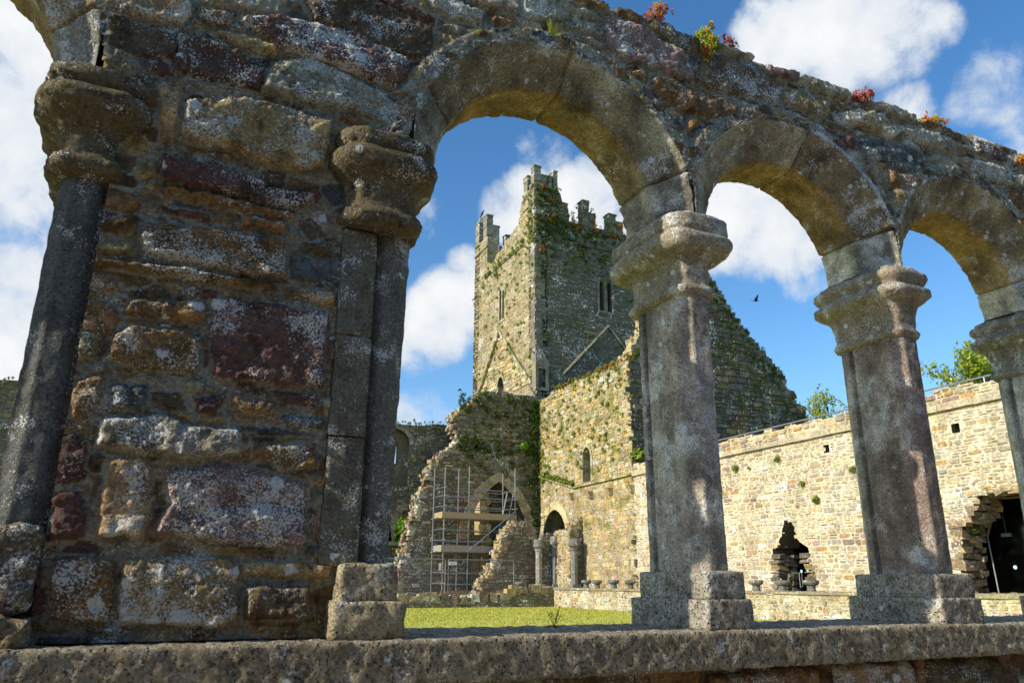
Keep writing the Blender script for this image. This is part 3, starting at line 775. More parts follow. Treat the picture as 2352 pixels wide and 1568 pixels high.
# pier: engaged shafts at both corners, one mossy capital on each
def jamb(x0, ztop_, sgn, cs, seed, bs):
    mb = MB(); rings = []
    for z in np.arange(.03 if sgn > 0 else -.02, 1.26, .014):
        rr = .064+.016*(z/1.2) if sgn > 0 else .077
        P = [(x0+.01*z*(sgn > 0)+rr*math.cos(R(an)), 2.657+rr*math.sin(R(an))) for an in np.arange(0, 360, 45)+22.5]
        rings.append([(p[0], p[1], z) for p in resample(P, 64)])
    loft(mb, rings, tuple(cs)+(.45 if sgn > 0 else .12,))
    rings = [[(p[0], p[1]+.22, p[2]) for p in r] for r in rings]; loft(mb, rings, tuple(cs)+(.75,))
    if sgn > 0:
        for za, zb in ((.05, .47), (.472, .83), (.832, 1.235)):
            k = random.Random(seed+za).uniform(.95, 1.15); grid_box(mb, (.528, 2.576, za), (.655, 2.95, zb), .012, (cs[0]*k*1.05, cs[1]*k, cs[2]*k*.85, .45), .006)
    sh = mb.build('jamb_shaft', M_CARVE, arc, smooth=True, erode=(.006, 24., 4))
    mb = MB(); xc, rc = (.66, .148) if sgn > 0 else (-.318, .094)
    dz = ztop_-1.60; pf = [(1.19,-.012),(1.205,.018),(1.23,.028),(1.255,.02),(1.268,-.002),(1.30,-.006),(1.36,.0),(1.39,.02),(1.405,.042),(1.42,.066),(1.45,.088),(1.48,.090),(1.505,.078),(1.518,.056),(1.526,.05),(1.535,.06),(1.55,.072),(1.59,.07),(1.60,.055)]; pf = [(1.238+(z-1.19)*.885, d*(.8 if sgn > 0 else 1.0)) for z, d in pf]
    loft(mb, cap_rings(xc, pf, seed, r=rc, waist=.008), lin(116,102,76)+(.5,)); mb.build('capital', M_CAPM, sh, smooth=True, erode=(.013, 30., 5))
    if bs:
        mb = MB(); grid_box(mb, (.565, 2.50, ZS-.004), (.803, 3.03, -.057), .0125, lin(196,178,142)+(.4,), .010)
        grid_box(mb, (.585, 2.515, -.061), (.777, 2.985, .056), .0125, lin(198,182,146)+(.4,), .010)
    else:
        mb = MB(); grid_box(mb, (-.55, 2.50, ZS-.004), (-.235, 3.03, -.095), .0125, lin(150,132,100)+(.4,), .010)
        grid_box(mb, (-.55, 2.535, -.09), (-.245, 2.985, .15), .0125, lin(120,108,88)+(1.1,), .03)
    mb.build('column_base', M_SILL, sh, smooth=True, erode=(.010 if bs else .02, 26., 4))
jamb(.708, 1.655, 1, lin(118,116,108), 5, True)
jamb(-.315, 1.60, -1, lin(104,106,104), 6, False)

# ---------------------------------------------------------------- plants
def leaf_tuft(mb, p, r, n, cols, rnd, up=.5, blade=False, sz=.25, nrm=None):
    p = Vector(p)
    for i in range(n):
        d = Vector((rnd.gauss(0,1), rnd.gauss(0,1), rnd.gauss(0,1)+up)).normalized()
        if nrm is not None and d.dot(nrm) < 0: d = d-nrm*2*d.dot(nrm)
        c = cols[rnd.randrange(len(cols))]; k = rnd.uniform(.7, 1.25); c = tuple(x*k for x in c)
        s = r*sz*rnd.uniform(.6, 1.3); a = d.orthogonal().normalized(); b = d.cross(a)
        an = rnd.random()*6.28; t = a*math.cos(an)+b*math.sin(an); q = p+d*r*rnd.uniform(.25, 1.)
        if blade:
            e = p+d*r*rnd.uniform(.6, 1.1)+Vector((0,0,-.15*r)); m_ = p+d*r*.55; mb.add([p-t*s*.2, p+t*s*.2, m_+t*s*.2, e, m_-t*s*.2], [(0,1,2,3,4)], c)
        else:
            f = d.cross(t); mb.add([q-t*s, q+f*s*.55, q+t*s, q-f*s*.55], [(0,1,2,3)], c)
def bead(mb, p, r, c, rnd):
    p = Vector(p); vs = []; s = [(-1,0,0),(1,0,0),(0,-1,0),(0,1,0),(0,0,-1),(0,0,1.5)]
    mb.add([p+Vector(t)*r*rnd.uniform(.8, 1.2) for t in s], [(0,2,5),(2,1,5),(1,3,5),(3,0,5),(2,0,4),(1,2,4),(3,1,4),(0,3,4)], c)
RED, PINK, GRN, LIME, GOLD, ORA = lin(196,92,70), lin(206,134,112), lin(120,150,50), lin(170,190,60), lin(220,178,48), lin(222,128,48)
def sedum(px, py, w, h, n, cols, label, hang=0., y=2.535):
    p = on_y(px, py+9, y); rnd = random.Random(int(px)); mb = MB()
    for i in range(n):
        a = max(-.75, min(.75, rnd.gauss(0, .36)))*w*.8; q = Vector((p.x+a, y+rnd.uniform(-.05, .06), p.z+rnd.uniform(-.4-hang, .75)*h*(1-min(.8, abs(a)/w*.7))))
        c = cols[rnd.randrange(len(cols))]
        for k in range(6): bead(mb, q+Vector((rnd.uniform(-1.2,1.2), rnd.uniform(-1.2,1.2), (k-3)*.9))*.006, .0052*rnd.uniform(.7, 1.3), tuple(x*rnd.uniform(.7, 1.2) for x in c), rnd)
    return tag(mb.build('stonecrop_plant', M_LEAF), label, 'plant', 'stonecrop on the arcade top')
sedum(1512, 24, .10, .035, 70, [RED, PINK, GOLD], 'red stonecrop clump on the arcade top, leftmost of its red plants')
sedum(1622, 84, .075, .11, 170, [GRN, LIME, LIME, GOLD, RED], 'large green and red stonecrop hanging over the arcade top edge', .6)
sedum(1668, 92, .08, .02, 35, [RED, PINK], 'thin pink stonecrop trailing right of the large green stonecrop')
sedum(1982, 214, .13, .03, 60, [RED, PINK, ORA], 'red stonecrop strip on the arcade top above the second column')
sedum(2140, 270, .15, .025, 60, [GOLD, ORA, LIME], 'yellow and orange stonecrop strip on the arcade top right of the red one')
sedum(2346, 362, .09, .05, 60, [RED, ORA, GOLD], 'orange red stonecrop on the arcade top at the far right')
def fern(px, py, r, n, label):
    p = on_y(px, py, 2.53); rnd = random.Random(int(px)+1); mb = MB()
    for i in range(n):
        an = rnd.uniform(.25, 2.9); d = Vector((math.cos(an), -rnd.uniform(.1, .6), math.sin(an)*.9)).normalized(); L_ = r*rnd.uniform(.6, 1.1)
        for k in range(9):
            t = k/9; q = p+d*L_*t+Vector((0, 0, -.25*L_*t*t)); s = L_*.13*(1-t*.7)
            for sg in (-1, 1):
                sd = Vector((-d.z, 0, d.x))*sg; mb.add([q, q+sd*s+d*s*.3, q+sd*s*.8+d*s*.9, q+d*s*.7], [(0,1,2,3)], tuple(x*rnd.uniform(.7, 1.2) for x in (LIME if rnd.random() < .7 else GOLD)))
    return tag(mb.build('fern', M_LEAF), label, 'fern', 'ferns above the first arch')
fern(1268, 82, .085, 13, 'yellow green fern tuft growing above the crown of the big arch'); fern(1098, 80, .045, 4, 'tiny green fern sprig in the joints left of the larger fern')
p = on_y(1690, 290, 2.52); mb = MB(); rnd = random.Random(3)
for i in range(9):
    q = Vector(p)+Vector((rnd.uniform(-.02,.02), 0, 0)); e = Vector((rnd.uniform(-.06, .07), -rnd.uniform(.01, .04), rnd.uniform(-.03, .05)))
    tube(mb, q, q+e*.6, .0016, lin(190,170,130), 5); tube(mb, q+e*.6, q+e+Vector((0,0,-.02)), .0016, lin(190,170,130), 5, .0006)
tag(mb.build('dry_grass_tuft', M_ATTR), 'dry straw tuft caught between the first and second arches', 'grass tuft')
p = on_z(1272, 1440, ZS); mb = MB()
for i in range(7):
    e = Vector((rnd.uniform(-.035, .035), rnd.uniform(-.02, .02), rnd.uniform(.04, .085))); tube(mb, p, p+e, .0011, lin(130,92,60), 5)
    for k in range(6): bead(mb, p+e*rnd.uniform(.45, 1)+Vector((rnd.uniform(-.012,.012), 0, rnd.uniform(-.01,.01))), .0022, lin(150,100,60), rnd)
for i in range(14): bead(mb, p+Vector((rnd.uniform(-.025,.025), rnd.uniform(-.01,.01), .004)), .0035, lin(150,60,40), rnd)
tag(mb.build('sill_weed', M_ATTR), 'thin reddish weed growing on the sill between pier and first column', 'weed')

# ---------------------------------------------------------------- east range (sunlit west-facing wall)
XE = 19.8
def trx(pts, x=XE): return [(on_x(a, b, x).y, on_x(a, b, x).z) for a, b in pts]
def trY(pts, y): return [(on_y(a, b, y).x, on_y(a, b, y).z) for a, b in pts]
niche = trx([(1764+.15*a, 1146.6+.15*b) for a, b in [(245,320),(335,320),(360,350),(380,390),(410,425),(400,480),(440,530),(430,580),(490,650),(545,690),(630,740),(630,820),(605,920),(640,985),(605,1060),(680,1080),(655,1180),(700,1240),(700,1420),(165,1420),(165,1100),(95,1060),(100,990),(80,880),(65,745),(135,740),(175,600),(210,560),(210,490),(235,390)]])
bigo = trx([(2146.2+.2063*a, 1087.8+.2063*b) for a, b in [(470,205),(860,165),(1300,130),(1300,1380),(300,1380),(250,1120),(300,1100),(240,1000),(290,960),(235,760),(275,740),(250,560),(385,490),(430,340),(470,260)]])
PUT = [(13.64, 4.08), (18.16, 4.19)]
holes_e = [niche, bigo]+[[(u-.12, v-.13), (u+.12, v-.13), (u+.12, v+.13), (u-.12, v+.13)] for u, v in PUT]
east = thing('east_range', (22, 18, GZ), 'long sunlit east range wall of cream and orange rubble with broken doorways', 'building')
mb = MB(); ce = [(6.0, GZ), (29.3, GZ), (29.3, 4.60), (6.0, 4.60)]
slab(mb, ce, holes_e, mapx(XE), 1.0, MORT_E+(.1,), lin(104,92,74)+(.1,))
rubble(mb, ce, holes_e, mapx(XE), P_EAST, 31, (.06, .19), (.14, .52), (.008, .03), .013, True, .25, clean=False, wob=.04)
edge_stones(mb, bigo+bigo[:1], mapx(XE), .9, P_RUIN, 5, .13, .2, .03)
for sd in (1, -1): edge_stones(mb, [(20.2+sd*.78, v) for v in (-.5, .2, .55)]+[(20.2+sd*.62, .95)], mapx(XE-.015), .9, P_NAVE+[(1, lin(150,110,70))], 6, .11, .2, .05)
mb.build('rubble_wall', M_EAST, east)
mb = MB(); rn = random.Random(2); u = 6.
while u < 29.2:
    w = rn.uniform(.6, 1.1); box(mb, (XE-.10-rn.uniform(0, .02), u, 4.605), (XE+.5, min(u+w-.01, 29.25), 4.80+rn.uniform(-.015, .015)), pick(rn, [(1, lin(196,184,150))])+(.5,), .012, rn); u += w
mb.build('string_course', M_EAST, east)
mb = MB(); u = 6.; pt = [(6.0, 4.80)]
while u < 29.2:
    pt.append((u, 5.2+rn.uniform(-.09, .07))); u += rn.uniform(.3, .7); pt.append((min(u, 29.25), pt[-1][1]))
pt += [(29.25, 4.80)]
slab(mb, pt, [], mapx(XE+.02), .5, lin(206,192,158)+(.2,)); rubble(mb, pt, [], mapx(XE+.02), P_EAST, 33, (.1, .2), (.2, .5), (.01, .05), .01, True, .4, wob=.01)
mb.build('parapet', M_EAST, east)
mb = MB()
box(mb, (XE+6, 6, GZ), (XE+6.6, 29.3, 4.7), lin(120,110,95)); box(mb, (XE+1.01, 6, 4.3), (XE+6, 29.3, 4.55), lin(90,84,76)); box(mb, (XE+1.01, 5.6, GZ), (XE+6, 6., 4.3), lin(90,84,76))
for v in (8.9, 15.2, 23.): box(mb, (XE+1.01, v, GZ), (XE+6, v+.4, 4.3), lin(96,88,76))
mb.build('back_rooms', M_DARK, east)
# timber lintel and glass screen of the big doorway, glass door in the small one
mb = MB(); a = on_x(2232, 1132, XE); box(mb, (XE-.03, 10.5, a.z-.02), (XE+.95, a.y+.15, a.z+.075), lin(178,160,118)); mb.build('lintel', M_WOOD, east)
def glass_mat():
    m = bpy.data.materials.new('door_glass'); m.use_nodes = True; t = m.node_tree; b = t.nodes['Principled BSDF']
    b.inputs['Base Color'].default_value = (.6, .75, .72, 1); b.inputs['Roughness'].default_value = .03; b.inputs['Transmission Weight'].default_value = 1.; b.inputs['IOR'].default_value = 1.3
    return m
M_GLASS = glass_mat()
XG = XE+1.06
gd = MB(); q = on_x(2290, 1145, XG); q2 = on_x(2268, 1230, XG); q3 = on_x(2295, 1360, XG)
V = [(XG, q.y, q.z), (XG, q2.y, q2.z), (XG, q3.y, GZ+.55), (XG, 10.4, GZ+.55), (XG, 10.4, q.z)]
gd.add(V+[(x+.012, y, z) for x, y, z in V], [(0,1,2,3,4), (9,8,7,6,5)]+[(i, (i+1) % 5, 5+(i+1) % 5, 5+i) for i in range(5)], (1,1,1))
go = gd.build('glass_screen', M_GLASS, east)
fr = MB(); 
for i, j in ((0,1),(0,4)): tube(fr, V[i], V[j], .035, lin(150,134,96), 6)
for i, j in ((1,2),(2,3)): tube(fr, V[i], V[j], .018, lin(150,156,156), 6)
fr.build('screen_frame', M_ATTR, go)
def disc(px, py, x, r, parent, name='safety_dot'):
    p = on_x(px, py, x); mb = MB(); vs = [(x+dx, p.y+r*math.cos(t*.393), p.z+r*math.sin(t*.393)) for dx in (-.004, -.001) for t in range(16)]
    mb.add(vs, [tuple(range(16)), tuple(range(16, 32))[::-1]]+[(i, (i+1) % 16, 16+(i+1) % 16, 16+i) for i in range(16)], lin(176,220,220)); return mb.build(name, M_ATTR, parent)
disc(2332, 1302, XG-.004, .05, go)
sm = MB(); xg2 = XE+.75; a = on_x(1826, 1290, xg2); b = on_x(1869, 1290, xg2)
box(sm, (xg2, min(a.y,b.y), GZ+.55), (xg2+.012, max(a.y,b.y), 1.0), (1,1,1)); so = sm.build('glass_door', M_GLASS, east)
disc(1841, 1311, xg2-.004, .05, so); disc(1855.5, 1311, xg2-.004, .05, so)
hm = MB(); a = on_x(1835.5, 1314, xg2-.05); b = on_x(1839, 1348, xg2-.05); tube(hm, a, b, .016, (.6,.62,.64)); a2 = on_x(1841.5, 1316, xg2-.05); b2 = on_x(1844, 1347, xg2-.05); tube(hm, a2, b2, .01, (.6,.62,.64)); tube(hm, a, a2, .008, (.6,.62,.64))
hm.build('handle', M_STEEL, so)
lt = MB(); a = on_x(2300, 1165, XE+1.5); b = on_x(2311, 1224, XE+1.5); tube(lt, a, b, .008, (.6,.6,.6)); box(lt, (b.x-.05, b.y-.13, b.z-.09), (b.x+.05, b.y+.12, b.z), (.55,.55,.52)); box(lt, (b.x-.055, b.y-.10, b.z-.075), (b.x-.05, b.y+.09, b.z-.05), (.8,.8,.75))
tag(lt.build('hanging_lamp', M_ATTR), 'small box lamp hanging on a thin rod behind the glass screen', 'lamp')
# hand rail along the wall top
rail = thing('guard_rail', (XE+.3, 18, 4.8), 'thin grey steel guard rail along the top of the east range', 'railing')
mb = MB(); tube(mb, (XE+.3, 12.6, 5.37), (XE+.3, 29.2, 5.37), .026, (.5,.5,.5)); mb.build('rail', M_STEEL, rail)
for u in np.arange(12.8, 29.2, 2.35):
    mb = MB(); tube(mb, (XE+.3, u, 4.85), (XE+.3, u, 5.37), .02, (.5,.5,.5)); mb.build('post', M_STEEL, rail)

# ---------------------------------------------------------------- south transept
YA = 38.6; YG = 29.3
tr = thing('south_transept', (25, 34, GZ), 'roofless south transept with sunlit plant grown west wall and dark gable', 'building')
lanc = [(33.72, 4.8)]+[(2*33.33-x, y) for x, y in gothic(32.95, 33.72, 6.05, 6.55, 4)]+[(32.95, 4.8)]
door_in = gothic(35.55, 38.10, 2.3, 3.72, 7)
door = [(35.55, -.6)]+door_in+[(38.10, -.6)]
tp = [(YG, GZ), (38.58, GZ), (38.58, 10.05), (37.6, 10.0), (36.4, 10.18), (35.3, 10.12), (34.2, 10.25), (33.1, 10.05), (32.2, 10.2), (31.0, 10.05), (30.2, 10.2), (YG, 10.12)]
mb = MB()
phs = [[(u-.09, v-.1), (u+.09, v-.1), (u+.09, v+.1), (u-.09, v+.1)] for u, v in ((36.6, 4.75),)]
slab(mb, tp, [lanc, door]+phs, mapx(XE), 1.0, MORT_T+(.2,))
up = [p for p in tp if p[1] > 5]; 
rubble(mb, [(YG, 4.75), (34.5, 4.7), (38.58, 5.65)]+up[0:1]+up[1:], [lanc], mapx(XE), P_TRAN, 41, (.1, .28), (.16, .6), (.01, .05), .012, True, .4)
rubble(mb, [(YG, GZ), (38.58, GZ), (38.58, 5.6), (34.5, 4.62), (YG, 4.62)], [lanc, door]+phs, mapx(XE), P_EAST+[(4, lin(196,166,110))], 42, (.1, .24), (.18, .5), (.008, .035), .013, True, .25)
mb.build('west_wall', M_TRAN, tr)
mb = MB(); arch_ring(mb, [(2*36.825-x, y) for x, y in door_in[::-1]][::-1][::-1], .42, mapx(XE), .05, -.45, [(1, lin(214,196,150)), (1, lin(200,180,132))], 4); mb.build('door_arch', M_EAST, tr)
mb = MB(); lr = gothic(32.95, 33.72, 6.05, 6.55, 4); arch_ring(mb, [(32.95, 4.8), (32.95, 5.45)]+lr+[(33.72, 5.45), (33.72, 4.8)], .16, mapx(XE), .045, -.3, [(1, lin(178,168,136))], 4); mb.build('lancet_surround', M_TRAN, tr)
mb = MB()
for a, b in (((38.5, 5.66), (34.6, 4.66)), ((34.6, 4.66), (YG, 4.72))):
    n = 10
    for i in range(n):
        u0, u1 = a[0]+(b[0]-a[0])*i/n, a[0]+(b[0]-a[0])*(i+.97)/n; v0, v1 = a[1]+(b[1]-a[1])*i/n, a[1]+(b[1]-a[1])*(i+.97)/n
        mb.add([(XE-.13, u0, v0-.05), (XE-.13, u1, v1-.05), (XE+.1, u1, v1-.05), (XE+.1, u0, v0-.05), (XE-.11, u0, v0+.03), (XE-.11, u1, v1+.03), (XE+.1, u1, v1+.12), (XE+.1, u0, v0+.12)], BOXF, pick(rn, [(1, lin(190,178,144))])+(.4,))
mb.build('string_course', M_TRAN, tr)
for u, v in trx([(1316,1139), (1360,1136), (1405,1128), (1454,1122)]):
    mb = MB(); mb.add([(XE-.02, u-.14, v+.16), (XE-.34, u-.13, v+.16), (XE-.34, u+.13, v+.16), (XE-.02, u+.14, v+.16), (XE-.02, u-.12, v-.22), (XE-.16, u-.11, v-.14), (XE-.16, u+.11, v-.14), (XE-.02, u+.12, v-.22)], BOXF, lin(186,166,120)+(.3,)); mb.build('corbel', M_EAST, tr)
gab = [(19.82, GZ), (19.82, 10.1), (20.2, 10.5), (20.5, 11.2), (20.95, 11.6), (21.3, 12.5), (22.3, 13.7), (24.35, 15.9), (25.3, 14.75), (26.5, 13.0), (27.8, 11.75), (28.7, 11.0), (29.4, 10.25), (29.42, 9.6), (30.05, 9.5), (30.1, 8.95), (30.6, 8.75), (30.85, 8.1), (31.3, 7.0), (31.5, GZ)]
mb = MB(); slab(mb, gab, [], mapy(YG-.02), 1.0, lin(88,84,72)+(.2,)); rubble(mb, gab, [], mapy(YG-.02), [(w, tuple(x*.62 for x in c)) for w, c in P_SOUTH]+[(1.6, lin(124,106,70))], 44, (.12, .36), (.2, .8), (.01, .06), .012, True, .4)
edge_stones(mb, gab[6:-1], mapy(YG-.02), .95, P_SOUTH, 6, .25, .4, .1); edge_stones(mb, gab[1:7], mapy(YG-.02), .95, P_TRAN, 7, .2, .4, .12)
mb.build('south_gable', M_TOWER, tr)
mb = MB(); box(mb, (31., YG+1, GZ), (32., 40, 7.5), lin(120,116,100)); mb.build('east_wall', M_TOWER, tr)

# ---------------------------------------------------------------- crossing tower
XT, YT = 20.56, 40.5
XT2, YT2 = 30.4, 50.6
tw = thing('church_tower', (25.5, 45.5, GZ), 'tall square stone church tower with stepped Irish battlements and lit west face', 'tower')
mb = MB()
wwin = [(45.2, 17.2), (45.42, 17.2), (45.42, 19.3), (45.2, 19.3)]
wwin2 = [(45.62, 17.3), (45.9, 17.3), (45.9, 19.45), (45.62, 19.45)]
wdoor = [(45.15, 11.0)]+gothic(45.15, 46.1, 12.6, 13.2, 4)+[(46.1, 11.0)]
sq = [[(u-.14, v-.15), (u+.14, v-.15), (u+.14, v+.15), (u-.14, v+.15)] for u, v in ((45.95, 14.7), (44.7, 14.9), (46.7, 14.7))]
wp = [(YT, GZ), (YT2, GZ), (YT2, 24.7), (48.35, 24.7), (48.3, 22.6), (47.5, 22.1), (47.0, 22.2), (46.4, 22.5), (45.6, 22.55), (45.2, 22.8), (44.2, 22.95), (43.6, 23.2), (43.0, 23.3), (42.7, 23.7), (42.6, 24.4), (42.25, 24.8), (42.2, 25.1), (YT, 25.1)]
slab(mb, wp, [wwin, wwin2, wdoor]+sq, mapx(XT), .9, MORT_T+(.2,)); rubble(mb, wp, [wwin, wwin2, wdoor]+sq, mapx(XT), P_TOW, 51, (.09, .22), (.15, .46), (.006, .035), .014, False, .4)
swin = [(25.34, 17.05)]+gothic(25.34, 25.66, 18.8, 19.15, 3)+[(25.66, 17.05)]
swin2 = [(25.94, 17.05)]+gothic(25.94, 26.26, 18.8, 19.15, 3)+[(26.26, 17.05)]
sp = [(XT, GZ), (XT2, GZ), (XT2, 22.8), (28, 22.85), (25.3, 22.95), (23.15, 22.95), (23.1, 23.9), (22.65, 24.3), (22.5, 24.9), (22.3, 25.1), (XT, 25.1)]
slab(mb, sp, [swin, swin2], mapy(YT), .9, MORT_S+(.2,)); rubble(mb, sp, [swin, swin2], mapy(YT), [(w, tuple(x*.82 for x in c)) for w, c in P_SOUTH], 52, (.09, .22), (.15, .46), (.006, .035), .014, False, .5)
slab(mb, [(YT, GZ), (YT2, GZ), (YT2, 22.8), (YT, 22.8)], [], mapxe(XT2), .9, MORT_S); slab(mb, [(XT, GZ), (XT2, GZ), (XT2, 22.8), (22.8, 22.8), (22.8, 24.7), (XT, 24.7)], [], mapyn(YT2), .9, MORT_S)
box(mb, (XT+.85, YT+.85, 20.6), (XT2-.85, YT2-.85, 20.9), lin(90,86,78))
box(mb, (22.2, YT+.88, 20.9), (22.8, 42.3, 24.6), MORT_S); box(mb, (XT+.88, 42.0, 20.9), (22.2, 42.3, 24.6), MORT_S)
box(mb, (22.3, 48.2, 20.9), (22.8, YT2-.88, 24.3), MORT_S); box(mb, (XT+.88, 48.1, 20.9), (22.6, 48.5, 24.0), MORT_S)
for k, v in ((21.35, 1), (23.8, 0)):
    for a, b in (((42.3, YT2-2.4), (48.3, 48.3)),) if v else (((YT, 42.2), 0), ((48.3, YT2), 0)):
        box(mb, (XT-.09, a if not isinstance(a, tuple) else 42.3, k), (XT+.02, b[0] if isinstance(b, tuple) else (42.2 if a == (YT, 42.2) else YT2), k+.16), lin(150,142,118)) if v else box(mb, (XT-.09, a[0], k), (XT+.02, a[1], k+.16), lin(160,152,126))
box(mb, (XT-.08, YT-.09, 23.8), (22.4, YT+.02, 23.95), lin(118,116,104)); box(mb, (22.4, YT-.09, 21.35), (XT2, YT+.02, 21.5), lin(112,110,98))
rubble(mb, [(49.4, 12.2), (41.2, 11.7), (45.73, 16.1)], [wdoor]+sq, mapx(XT-.045), [(2, lin(196,176,126)), (1, lin(186,160,104)), (1, lin(200,188,152))], 57, (.16, .34), (.3, .7), (.012, .03), .008, False, .2)
# dressed quoins at the lit corner
z = GZ; rn = random.Random(9)
while z < 25:
    h = rn.uniform(.28, .45); l1, l2 = (rn.uniform(.6, .8), rn.uniform(.35, .5))[::rn.choice((1, -1))]
    box(mb, (XT-.05, YT-.05, z), (XT+l1, YT+l2, z+h-.02), pick(rn, [(1, lin(150,142,120)), (1, lin(132,126,110))])+(.4,)); z += h
twm = mb.build('tower_wall', M_TOWER, tw)
def merlon(x0, x1, y0, y1, z0, z1, tip=0., col=lin(148,144,126), slope=0.):
    mb = MB(); n = max(2, int((z1-z0)/.28)); rn = random.Random(int(z1*100+x0*10))
    for i in range(n):
        a, b = z0+(z1-z0)*i/n, z0+(z1-z0)*(i+1)/n-.012; j = rn.uniform(-.02, .02)
        box(mb, (x0+j, y0+j, a), (x1+j, y1+j, b), pick(rn, [(1, col)])+(.7,), .025, rn)
    if tip: cx, cy = (x0+x1)/2, (y0+y1)/2; mb.add([(x0-.05,y0-.05,z1),(x1+.05,y0-.05,z1),(x1+.05,y1+.05,z1),(x0-.05,y1+.05,z1),(cx,cy,z1+tip)], [(0,1,4),(1,2,4),(2,3,4),(3,0,4),(3,2,1,0)], col+(.7,))
    else: box(mb, (x0-.04, y0-.04, z1-.005), (x1+.04, y1+.04, z1+.09), col+(.8,), .03, rn)
    return mb.build('merlon', M_TOWER, tw)
merlon(XT, 21.05, YT, 41.0, 25.1, 26.5); merlon(21.05, 21.5, YT, 40.95, 25.1, 25.9); merlon(XT, 21.0, 41.55, 42.15, 25.1, 26.25); merlon(21.65, 21.9, YT, 40.9, 25.1, 25.95, .3); merlon(22.0, 22.3, YT, 40.95, 25.1, 26.45); merlon(21.9, 22.4, 41.6, 42.2, 24.6, 26.1)
merlon(22.55, 23.05, YT, 40.95, 23.9, 24.2)
merlon(24.18, 24.7, YT, 41.1, 22.9, 24.75); merlon(24.7, 25.2, YT, 41.1, 22.9, 23.9); merlon(26.25, 26.85, YT, 41.1, 22.85, 24.2); merlon(26.85, 27.4, YT, 41.1, 22.85, 23.7); merlon(29.5, XT2, YT, 41.1, 22.85, 24.6)
merlon(XT, 21.1, 49.9, YT2, 24.7, 26.5, .75); merlon(XT, 21.05, 48.45, 49.1, 24.6, 26.5); merlon(21.05, 21.6, 48.45, 48.9, 24.3, 25.7); merlon(22.0, 22.5, 48.2, 48.7, 24.0, 25.0)
merlon(23.0, 23.5, 48.9, 49.5, 22.6, 25.3); merlon(23.5, 24.1, 48.9, 49.5, 22.6, 26.3, .4)
mb = MB(); box(mb, (25.70, YT-.04, 16.98), (25.90, YT+.5, 19.2), lin(136,130,112)+(.5,)); box(mb, (25.2, YT-.07, 16.86), (26.42, YT+.3, 17.0), lin(130,126,110)+(.5,)); box(mb, (25.2, YT-.05, 19.25), (26.42, YT+.3, 19.5), lin(120,116,100)+(.5,))
for x in (25.18, 26.27): box(mb, (x, YT-.04, 17.0), (x+.14, YT+.4, 19.25), lin(140,134,116)+(.5,))
mb.build('twin_window', M_TOWER, tw)
mb = MB(); box(mb, (XT-.05, 45.43, 17.2), (XT+.4, 45.61, 19.4), lin(172,164,136)+(.5,)); box(mb, (XT-.06, 45.1, 17.05), (XT+.3, 46.05, 17.2), lin(172,164,136)+(.5,)); box(mb, (XT-.05, 45.9, 17.2), (XT+.3, 46.06, 19.5), lin(176,168,140)+(.5,)); mb.build('slit_window', M_TOWER, tw)
mb = MB(); arch_ring(mb, gothic(45.15, 46.1, 12.6, 13.2, 4), .2, mapx(XT), .06, -.3, [(1, lin(170,158,126))], 3); mb.build('doorway_arch', M_TOWER, tw)
def scar(pts, mp, d=.16, w=.16, col=lin(160,152,126)):
    mb = MB(); rn = random.Random(len(pts)+int(pts[0][0]))
    for a, b in zip(pts[:-1], pts[1:]):
        n = 14
        for i in range(n):
            p = (a[0]+(b[0]-a[0])*i/n, a[1]+(b[1]-a[1])*i/n); q = (a[0]+(b[0]-a[0])*(i+.96)/n, a[1]+(b[1]-a[1])*(i+.96)/n); dd = d*rn.uniform(.6, 1.1)
            mb.add([mp(p[0], p[1], -.02), mp(q[0], q[1], -.02), mp(q[0], q[1]+w, -.02), mp(p[0], p[1]+w, -.02), mp(p[0], p[1], dd), mp(q[0], q[1], dd), mp(q[0], q[1]+w, dd*.7), mp(p[0], p[1]+w, dd*.7)], BOXF, pick(rn, [(1, col)])+(.5,))
    return mb.build('roof_scar', M_TOWER, tw)
scar([(49.6, 12.3), (45.73, 16.3), (40.9, 11.6)], mapx(XT), .24, .2, lin(190,180,146)); scar([(21.5, 11.3), (25.89, 15.95), (30.3, 11.2)], mapy(YT))
# corner oriel with barred window under a sloped squinch
mb = MB(); x0, x1, y0 = XT-.06, 21.42, YT-.16
mb.add([(x0, y0, 11.15), (x1, y0, 11.15), (x1, YT+.3, 11.15), (x0, YT+.3, 11.15), (x0, y0, 11.34), (x1, y0, 11.34), (x1, YT+.3, 11.34), (x0, YT+.3, 11.34)], BOXF, lin(158,150,126)+(.4,))
box(mb, (x0, y0, 11.34), (x0+.2, YT+.3, 12.5), lin(150,142,118)+(.4,)); box(mb, (x1-.2, y0, 11.34), (x1, YT+.3, 12.5), lin(166,158,132)+(.4,)); box(mb, (x0, y0-.01, 12.5), (x1, YT+.3, 12.95), lin(150,142,118)+(.4,))
mb.add([(x0, y0, 12.95), (x1, y0, 12.95), (x1, YT+.2, 12.95), (x0, YT+.2, 12.95), (XT-.02, YT-.02, 14.6)], [(3,2,1,0), (0,1,4), (1,2,4), (2,3,4), (3,0,4)], lin(140,134,114)+(.4,))
ow = mb.build('corner_window', M_TOWER, tw)
mb = MB(); box(mb, (x0+.2, y0+.22, 11.34), (x1-.2, y0+.25, 12.5), (.01,.009,.008)); mb.build('opening_shade_panel', M_DARK, ow)  # dark panel stands in for the shade behind the bars
mb = MB(); 
for k in range(5): tube(mb, (x0+.3+.11*k, y0+.1, 11.34), (x0+.3+.11*k, y0+.1, 12.5), .014, (.08,.06,.05), 6)
mb.build('iron_bars', M_ATTR, ow)

